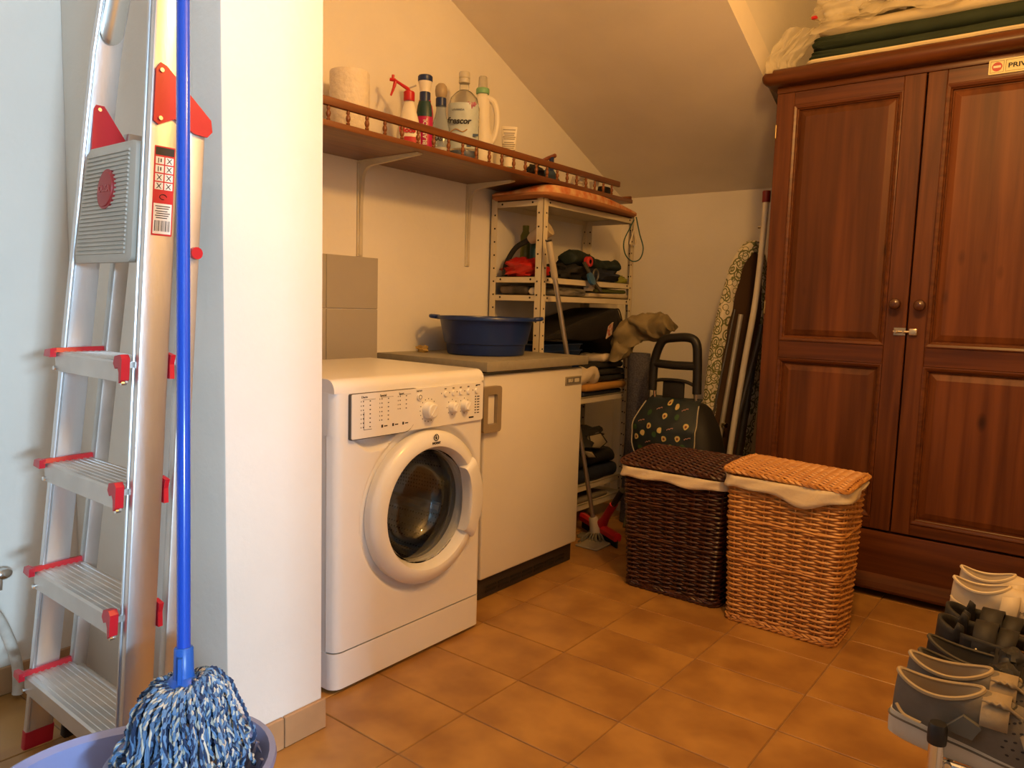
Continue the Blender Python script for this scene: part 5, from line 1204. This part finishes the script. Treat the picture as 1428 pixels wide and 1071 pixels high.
for k, v in enumerate((.325, .30, .27, .245, .22, .195)): quad(.14+.05*(k % 2), v, .86-.06*(k % 3), v+.010, .0013, b)
for r in range(4):
    for c in range(2):
        u0 = .13+.46*c; v0 = .525+.095*r
        if c or r < 2:
            b.add([SP(u0, v0, .0013), SP(u0+.05, v0, .0013), SP(u0+.27, v0+.06, .0013), SP(u0+.22, v0+.06, .0013)], [(0, 1, 2, 3)]); b.add([SP(u0+.22, v0, .0014), SP(u0+.27, v0, .0014), SP(u0+.05, v0+.06, .0014), SP(u0, v0+.06, .0014)], [(0, 1, 2, 3)])
        else: quad(u0+.05, v0, u0+.09, v0+.055, .0013, b); quad(u0+.16, v0+.01, u0+.22, v0+.05, .0013, b)
b.tube([SP(.5+.17*cos(a), .435+.028*sin(a), .0013) for a in [2*pi*i/14 for i in range(12)]], .0007, 4)
b.build('black_print', M_ink, stk_, smooth=0)

# ------------------------------------------------------------------ mop bucket
bk = thing('mop_bucket', 'oval lilac-blue mop bucket with wringer basket in front of the ladder', 'bucket', (-1.17, .54, 0))
M_lil = mat('lilac_plastic', (.24, .30, .58), .38, var=.05)
M_lil2 = mat('lilac_wringer', (.22, .25, .44), .42, var=.05)
e1 = V(.61, .79, 0); e2 = V(.79, -.61, 0); bc = V(-1.172, .540, 0)
def ell(a, b, z, n=56, sh=0.): return [bc+e1*(a*cos(t)+sh)+e2*b*sin(t)+V(0, 0, z) for t in [2*pi*k/n for k in range(n)]]
MB().ring([ell(.155, .105, .001), ell(.160, .110, .004), ell(.203, .147, .262), ell(.216, .160, .266), ell(.217, .161, .274), ell(.210, .154, .277), ell(.198, .142, .270), ell(.155, .105, .010), ell(.02, .02, .009)], True, True, True).build('pail', M_lil, bk, smooth=50)
# wringer basket: oval funnel over the right half
def wel(a, b, z, n=44): return [bc+e1*(.085+a*cos(t))+e2*(b*sin(t))+V(0, 0, z) for t in [2*pi*k/n for k in range(n)]]
MB().ring([wel(.130, .146, .262), wel(.136, .152, .282), wel(.134, .150, .290), wel(.124, .140, .291), wel(.116, .130, .278), wel(.075, .085, .190), wel(.01, .01, .185)], True, False, True).build('wringer', M_lil2, bk, smooth=50)
wr = MB()
for k in range(14):
    t = 2*pi*k/14; a = bc+e1*(.085+.112*cos(t))+e2*(.126*sin(t))+V(0, 0, .276); c = bc+e1*(.085+.080*cos(t))+e2*(.090*sin(t))+V(0, 0, .202)
    wr.bar(a, c, .006, .006, (-sin(t), cos(t), 0))
wr.build('wringer_ribs', M_lil2, bk, smooth=0)
MB().tube(spline([bc+e2*.160+V(0, 0, .262), bc+e2*.185-e1*.05+V(0, 0, .20), bc-e1*.215+V(0, 0, .135), bc-e2*.185-e1*.05+V(0, 0, .20), bc-e2*.160+V(0, 0, .262)], 8), .0035, 6).build('bail_handle', M_chrome, bk)

# ------------------------------------------------------------------ string mop standing in the wringer
mo = thing('string_mop', 'blue-handled string mop with blue and cream strands resting in the bucket', 'mop', (-1.128, .602, .27))
hb_ = V(-1.128, .602, .452); ht = V(-1.262, .695, 1.74); hdv = (ht-hb_).normalized()
MB().tube([hb_, ht-hdv*.01, ht], [.0108, .0108, .008], 16).build('handle', mat('mop_blue', (.008, .075, .58), .22, coat=.5, var=.02), mo)
sk = MB().tube([hb_+hdv*.030, hb_+hdv*.028, hb_-hdv*.010, hb_-hdv*.020], [.0135, .0150, .0162, .017], 18).build('socket', mat('socket_blue', (.02, .12, .55), .32), mo)
MB().bar(hb_+V(.012, -.012, .020), hb_+V(.015, -.015, -.022), .010, .006, e2).build('socket_rib', mat('socket_blue', (.02, .12, .55)), sk, smooth=0)
pc = hb_-hdv*.026
MB().ring([[pc+e1*.0*cos(t)+V(r*cos(t), r*sin(t)*.8, z) for t in [2*pi*k/24 for k in range(24)]] for r, z in ((.014, .012), (.026, .004), (.035, -.008), (.034, -.018), (.020, -.022))], True, True, True).build('head_plate', mat('socket_blue', (.02, .12, .55)), mo)
rnd = random.Random(11)
y1, y2, y3 = MB(), MB(), MB()
def ply(path, rad, ph, pitch, m_):
    out = []; acc = 0
    for i, p in enumerate(path):
        t = (path[min(i+1, len(path)-1)]-path[max(i-1, 0)]); 
        t = t.normalized() if t.length > 1e-8 else V(0, 0, 1); x = t.cross(V(.31, .2, .93)).normalized(); y = t.cross(x)
        if i: acc += (p-path[i-1]).length
        a = acc/pitch*2*pi+ph; out.append(p+(x*cos(a)+y*sin(a))*rad)
    m_.tube(out, rad*1.15, 4)
NS = 190
for k in range(NS):
    a = 2*pi*k/NS*3.0+rnd.uniform(-.06, .06); layer = k/NS
    ca, sa = cos(a), sin(a)
    camside = (ca*.88-sa*.47)          # 1 when the strand falls towards the camera
    R = .046+.042*rnd.random(); zt_ = .418-.035*layer*rnd.random()
    side = (ca*.79+sa*.61)             # 1 to the right in the picture
    zb = .285+.02*rnd.random()-.035*max(0, camside)*rnd.random()
    R2 = R+.018*rnd.random()+.010*abs(side)
    lift = .012*max(0, side)
    c = V(hb_.x, hb_.y, 0)
    def P(r, z, da=0): return c+V(r*cos(a+da), r*sin(a+da), z)
    da = rnd.uniform(-.35, .35)
    pts = [P(.016, .414), P(.032+.01*rnd.random(), zt_+lift+.008), P(R*.85, zt_-.022+lift, da*.3), P(R, zt_-.055*(1+layer)+lift, da*.6), P(R2, max(zb, .29)+.02, da), P(R2+.008*rnd.uniform(-1, 1), zb, da+rnd.uniform(-.18, .18)), P(R2-.02*rnd.random(), zb-.008+.012*rnd.random(), da+rnd.uniform(-.4, .4))]
    sp = spline(pts, 7)
    sp = [p+V(_ns.noise(p*60+V(k, 0, 0)), _ns.noise(p*60+V(0, k, 0)), _ns.noise(p*60+V(0, 0, k)))*.0045*min(1, i/8) for i, p in enumerate(sp)]
    ply(sp, .0019, 0, .018, y1); ply(sp, .0019, 2.1, .018, y2 if k % 3 else y3); ply(sp, .0019, 4.2, .018, y1 if k % 2 else y3)
y1.build('blue_strands', mat('yarn_blue', (.13, .25, .45), .95, var=.2, vs=40), mo, kind='stuff', smooth=80); y2.build('cream_strands', mat('yarn_cream', (.62, .60, .52), .95, var=.1), mo, kind='stuff', smooth=80); y3.build('navy_strands', mat('yarn_navy', (.030, .055, .13), .95, var=.2), mo, kind='stuff', smooth=80)
for k in range(1):
    o = MB().blob((hb_.x, hb_.y, .345), (.058, .058, .056), 24, 16, .15, 3, 3, False).build('yarn_core', mat('yarn_navy', (.030, .055, .13)), mo)

# ------------------------------------------------------------------ wall tap and hose at the far left
tp_ = thing('wall_tap', 'small chrome wall tap at the left edge above the white hose', 'tap', (XL, .660, .33))
MB().lathe([(.020, XL), (.020, XL+.006), (.010, XL+.012), (.009, XL+.04)], 20, (0, .660, .330), 'x').build('body', M_chrome, tp_)
MB().blob((XL+.040, .668, .335), (.016, .024, .015), 18, 12, .05, 2, 1, False).build('lever', M_chrome, tp_)
MB().tube(spline([(XL+.038, .660, .330), (XL+.050, .658, .320), (XL+.052, .656, .300)], 4), .008, 12).build('spout', M_chrome, tp_)
o = MB().tube(spline([(XL+.050, .600, .300), (XL+.055, .645, .240), (XL+.052, .672, .17), (XL+.050, .690, .09), (XL+.050, .690, .030), (XL+.05, .688, .012)], 7), .013, 12).build('drain_hose', mat('hose_white', (.62, .58, .50), .6, var=.15, vs=30), loc=(XL+.05, .69, 0))
tag(o, 'short white drain hose hanging down the wall at the left edge', 'hose')

# ------------------------------------------------------------------ shoe rack and shoes
ZR = .405
rk = thing('shoe_rack', 'low chrome tube shoe rack with black end caps at the right edge', 'shoe rack', (-.05, 1.62, 0))
for x, y in ((-.135, 1.205), (.10, 1.205), (-.143, 1.95), (.10, 1.95)):
    MB().tube([(x, y, .012), (x, y, .452)], .0105, 16).build('post', M_chrome, rk)
    MB().lathe([(.0125, .436), (.0130, .440), (.0130, .462), (.011, .466), (.0005, .466)], 18, (x, y, 0)).build('end_cap', M_black, rk)
    MB().lathe([(.0125, 0), (.0125, .014), (.011, .016)], 16, (x, y, 0)).build('foot_cap', M_black, rk)
for z in (ZR-.0065, .120):
    for x in (-.12, -.02, .08): MB().tube([(x, 1.215, z), (x, 1.947, z)], .006, 10).build('tier_bar', M_chrome, rk)
    for y in (1.225, 1.937): MB().tube([(-.143, y, z), (.10, y, z)], .006, 10).build('tier_end', M_chrome, rk)

def wsh(t): return max(0., sin(pi*min(1, max(0, t))))**.42*(.80+.22*t-.10*math.exp(-((t-.42)/.16)**2))
def foot_outline(L_, W_, n=56):
    out = []
    for k in range(n):
        a = 2*pi*k/n; x = L_*(.5-.5*cos(a)); t = x/L_
        y = W_/2*wsh(t)*(1 if sin(a) >= 0 else -1) if 0 < k and k != n//2 else 0.
        out.append((x, y+ .006*sin(pi*t)))
    return out
def shoe(name, label, y, L_, W_, soles, collar, m_up, m_lin, m_sole, rot=0., x0=-.205, z0=ZR, dec=None, grp=None):
    t = thing(name, label, 'shoe', (x0, y, z0), rot, grp)
    ol = foot_outline(L_, W_); n = len(ol); sh_, st_ = soles
    def sz(x): return sh_+(st_-sh_)*min(1, max(0, (x/L_-.15)/.55))
    def toe_up(x): return .010*max(0, (x/L_-.75)/.25)**2
    def R(s_, zf): return [V(L_*.48+(x-L_*.48)*s_, y_*s_, zf(x)) for x, y_ in ol]
    MB().ring([R(.95, lambda x: toe_up(x)), R(1.03, lambda x: .004+toe_up(x)), R(1.035, lambda x: sz(x)*.55+toe_up(x)), R(1.015, lambda x: sz(x)+toe_up(x)), R(.9, lambda x: sz(x)+toe_up(x))], True, True, True).build('sole', m_sole, t, smooth=50, local=True)
    if collar:
        c0, c1, wc, zh, zs, zf, bul = collar
        mid_, hf = (c0+c1)/2*L_, (c1-c0)/2*L_
        rows = []
        for j in range(9):
            s_ = j/8; ring = []
            for k in range(n):
                a = 2*pi*k/n; px, py = ol[k]; ca = cos(a)
                cz = zs+(zh-zs)*((1+ca)/2)**3+(zf-zs)*((1-ca)/2)**2.2
                C = V(mid_-hf*ca, wc/2*sin(a)*(1-.12*ca), cz); O_ = V(px, py, sz(px)+toe_up(px)-.002)
                Q = V(px+(C.x-px)*.10, py+(C.y-py)*.10, O_.z+(C.z-O_.z)*(.55+bul*.5*max(0, (px/L_-.4))))
                ring.append(O_*(1-s_)**2+Q*2*s_*(1-s_)+C*s_*s_)
            rows.append(ring)
        up_ = MB().ring(rows, True).build('upper', m_up, t, smooth=60, local=True); top = rows[-1]
        lin = [top]
        for f, dz in ((.97, .002), (.93, -.004), (.86, -.025), (.80, -.05)):
            cc = sum(top, V(0, 0, 0))/n
            lin.append([V(cc.x+(p.x-cc.x)*f, cc.y+(p.y-cc.y)*f, max(p.z+dz, sz(p.x)+.004)) for p in top])
        MB().ring(lin, True, False, True).build('lining', m_lin, t, smooth=60, local=True)
        MB().tube(top, .0034, 6, closed=True).build('collar_edge', m_lin, t, local=True)
        if dec: dec(t, L_, W_, sz, rows)
    elif dec: dec(t, L_, W_, sz, None)
    return t
M_taupe = mat('taupe_mesh', (.135, .112, .083), .8, var=.15, vs=30, bump=.2, bs=90); M_beige = mat('beige_lining', (.34, .255, .14), .85); M_wsole = mat('white_sole', (.52, .47, .37), .6, var=.08, vs=20)
M_dkl = mat('dark_leather', (.016, .0145, .0125), .5, var=.2, vs=20); M_dlin = mat('dark_lining', (.055, .045, .03), .75); M_dsole = mat('dark_sole', (.02, .019, .018), .6)
M_sand = mat('sandal_leather', (.016, .013, .010), .65, var=.25, vs=25); M_cork = mat('cork_footbed', (.20, .105, .045), .75); M_cream2 = mat('cream_leather', (.56, .46, .31), .5, var=.06, vs=12)
def strap(t, x, w_, half, z_lo, z_hi, m, name='strap', lean=0., th=.004, dz=0.):
    def f(u, v):
        a = pi*u; return V(x+(v-.5)*w_+lean*sin(a), -half*cos(a), z_lo+(z_hi-z_lo)*sin(a)**.8+dz)
    o = MB().grid(f, 16, 2).build(name, m, t, smooth=60, local=True); md_ = o.modifiers.new('thickness', 'SOLIDIFY'); md_.thickness = th; md_.offset = 1; return o
def dec_sneaker(t, L_, W_, sz, rows):
    # ribbon lace over the instep, heel stripe, perforations, side patch
    def rb(u, v): return V(.118+.026*v+.060*u, -.030+.022*sin(3*u)-.018*u, .098-.052*u*u+.004*sin(18*v)+.004*cos(9*u))
    o = MB().grid(rb, 14, 6).build('lace_ribbon', mat('beige_ribbon', (.29, .22, .13), .9, bump=.4), t, smooth=60, local=True); md_ = o.modifiers.new('thickness', 'SOLIDIFY'); md_.thickness = .003
    strap(t, .135, .034, .036, .070, .100, mat('beige_ribbon', (.40, .31, .19)), 'bow_band')
    MB().tube([V(x, y_, sz(x)*.72+.003) for x, y_ in [(p[0]*1.0-.004, p[1]*1.045) for p in foot_outline(L_, W_)]], .0016, 5, closed=True).build('sole_line', M_taupe, t, local=True)
    pf = MB()
    n = len(rows[0])
    for j in range(1, 7):
        for k in range(n):
            p = rows[j][k]; q = rows[j+1][(k+1) % n]
            if .62*L_ < p.x < .92*L_ and p.y < .03:
                c = (p+q)/2; nn = (rows[j][(k+1) % n]-rows[j][k]).cross(rows[j+1][k]-rows[j][k]).normalized()
                if nn.z < 0: nn = -nn
                tdir = (rows[j][(k+1) % n]-rows[j][k]).normalized(); bdir = nn.cross(tdir)
                pf.add([c+nn*.0008]+[c+nn*.0006+tdir*.0026*cos(a)+bdir*.0016*sin(a) for a in [2*pi*i/7 for i in range(7)]], [(0, 1+i, 1+(i+1) % 7) for i in range(7)])
    pf.build('perforations', M_black, t, smooth=0, local=True)
    b = MB(); 
    pts = [V(.075, -W_/2*.80, .050), V(.112, -W_/2*.86, .046), V(.122, -W_/2*.80, .066), V(.098, -W_/2*.76, .076)]
    b.ring([[p+V(0, -.004, 0) for p in pts], [p+V(0, .006, 0) for p in pts]], True, True, True); b.build('side_patch', mat('grey_patch', (.10, .095, .08), .8), t, smooth=0, local=True)
    MB().tube(spline([V(.010, -W_/2*.62, .060), V(.022, -W_/2*.78, .050), V(.046, -W_/2*.84, .046)], 5), .003, 6, flat=(1, .5)).build('heel_loop', M_beige, t, local=True)
def dec_ball(t, L_, W_, sz, rows):
    strap(t, .120, .042, .040, .030, .078, M_dkl, 'cross_strap', .006)
    MB().blob((.128, -.012, .082), (.018, .022, .014), 16, 10, .25, 3, 5, False).build('bow_knot', M_dkl, t, local=True)
    for s_ in (-1, 1):
        def bf(u, v, s_=s_): return V(.128+.026*(v-.5)+.004*s_, -.012+s_*(.004+.034*u), .083-.030*u*u+.010*sin(pi*u)*(1-2*abs(v-.5)))
        o = MB().grid(bf, 8, 5).build('bow_loop', M_dkl, t, smooth=60, local=True); md_ = o.modifiers.new('thickness', 'SOLIDIFY'); md_.thickness = .004
    MB().lathe([(.0005, .003), (.006, .002), (.0075, 0)], 14).xf(Matrix.Translation((.140, -.043, .054)) @ Matrix.Rotation(radians(70), 4, 'X')).build('button', M_beige, t, local=True)
def dec_sandal(t, L_, W_, sz, rows):
    ol = foot_outline(L_, W_)
    MB().ring([[V(L_*.48+(x-L_*.48)*.97, y_*.96, sz(x)+.001) for x, y_ in ol], [V(L_*.48+(x-L_*.48)*.93, y_*.92, sz(x)+.007) for x, y_ in ol]], True, True, True).build('footbed', M_cork, t, smooth=50, local=True)
    # heel counter
    rs = []
    for j in range(5):
        s_ = j/4; ring = []
        for k in range(25):
            a = -2.0+4.0*k/24; ring.append(V(.036-.036*cos(a)*(1-.08*s_), .036*sin(a)*(1-.05*s_), sz(0)+.002+(.050-.020*(abs(a)/2.0)**2)*s_+.018*s_*(abs(a) > 1.5)))
        rs.append(ring)
    o = MB().ring(rs[1:], False).build('heel_counter', M_sand, t, smooth=60, local=True); md_ = o.modifiers.new('thickness', 'SOLIDIFY'); md_.thickness = .006
    strap(t, .082, .036, .041, .036, .086, M_sand, 'ankle_strap', .0, .006); strap(t, .105, .030, .043, .030, .080, M_sand, 'instep_strap', .012, .006); strap(t, .165, .040, .048, .026, .062, M_sand, 'toe_strap', .010, .006)
    def side(u, v, s_): return V(.045+.14*u, s_*(.040+.008*u), sz(0)+.004+.030*v*(1-.4*u)+.006)
    for s_ in (-1, 1):
        o = MB().grid(lambda u, v, s_=s_: side(u, v, s_), 10, 3).build('side_band', M_sand, t, smooth=60, local=True); md_ = o.modifiers.new('thickness', 'SOLIDIFY'); md_.thickness = .005
    for x, z in ((.072, .052), (.140, .050)):
        MB().lathe([(.0005, .003), (.003, .0025), (.0042, 0)], 12).xf(Matrix.Translation((x, -.046, z)) @ Matrix.Rotation(pi/2, 4, 'X')).build('eyelet', M_chrome, t, local=True)
def dec_white(t, L_, W_, sz, rows):
    strap(t, .105, .030, .040, .055, .098, M_cream2, 'velcro_strap', .004, .005); strap(t, .145, .030, .042, .050, .086, M_cream2, 'velcro_strap', .004, .005)
    for z in (.048, .060, .072): MB().tube(spline([V(.004, -.018, z), V(.012, -.030, z-.004), V(.040, -.040, z-.012), (.075, -.042, z-.014)], 4), .0022, 5).build('padded_ridge', M_cream2, t, local=True)
    text('M', .010, (.128, -.041, .074), (1, 0, 0), (0, .3, 1), M_ink, t, 'mark', local=True)
snk = (.02, .47, .058, .102, .081, .106, .6)
shoe('wedge_sneaker', 'taupe wedge sneaker with beige ribbon, nearest on the rack', 1.258, .250, .092, (.040, .022), snk, M_taupe, M_beige, M_wsole, .0, -.205, dec=dec_sneaker, grp='shoes on the rack')
shoe('wedge_sneaker', 'taupe wedge sneaker with beige ribbon, second from the near end', 1.336, .250, .092, (.040, .022), snk, M_taupe, M_beige, M_wsole, .02, -.203, dec=dec_sneaker, grp='shoes on the rack')
bal = (.015, .56, .068, .078, .052, .060, .2)
shoe('black_bow_shoe', 'black low shoe with bow strap beside the taupe sneakers', 1.418, .245, .086, (.020, .012), bal, M_dkl, M_dlin, M_dsole, .0, -.200, dec=dec_ball, grp='shoes on the rack')
shoe('black_bow_shoe', 'black low shoe with bow strap next to the black sandals', 1.492, .245, .086, (.020, .012), bal, M_dkl, M_dlin, M_dsole, .03, -.198, dec=dec_ball, grp='shoes on the rack')
shoe('black_sandal', 'black strap sandal with cork footbed, nearer one of the pair', 1.592, .255, .094, (.034, .026), None, M_sand, M_cork, M_dsole, .0, -.198, dec=dec_sandal, grp='shoes on the rack')
shoe('black_sandal', 'black strap sandal with cork footbed, in front of the cream shoes', 1.672, .255, .094, (.034, .026), None, M_sand, M_cork, M_dsole, -.02, -.196, dec=dec_sandal, grp='shoes on the rack')
wht = (.02, .42, .056, .108, .086, .110, .6)
shoe('cream_shoe', 'cream leather strap shoe behind the black sandals', 1.780, .245, .092, (.030, .020), wht, M_cream2, M_cream2, M_wsole, .0, -.200, dec=dec_white, grp='shoes on the rack')
shoe('cream_shoe', 'cream leather strap shoe farthest along the rack', 1.868, .245, .092, (.030, .020), wht, M_cream2, M_cream2, M_wsole, .02, -.198, dec=dec_white, grp='shoes on the rack')
shoe('beaded_slipper', 'brown slipper with speckled insole on the lower tier of the rack', 1.29, .25, .092, (.022, .014), (.02, .60, .070, .034, .032, .045, .2), M_dlin, mat('speckled_insole', (.40, .34, .24), .8, c2=(.06, .05, .04), vs=120), M_dsole, 0., -.215, z0=.1265, grp='shoes on the rack')
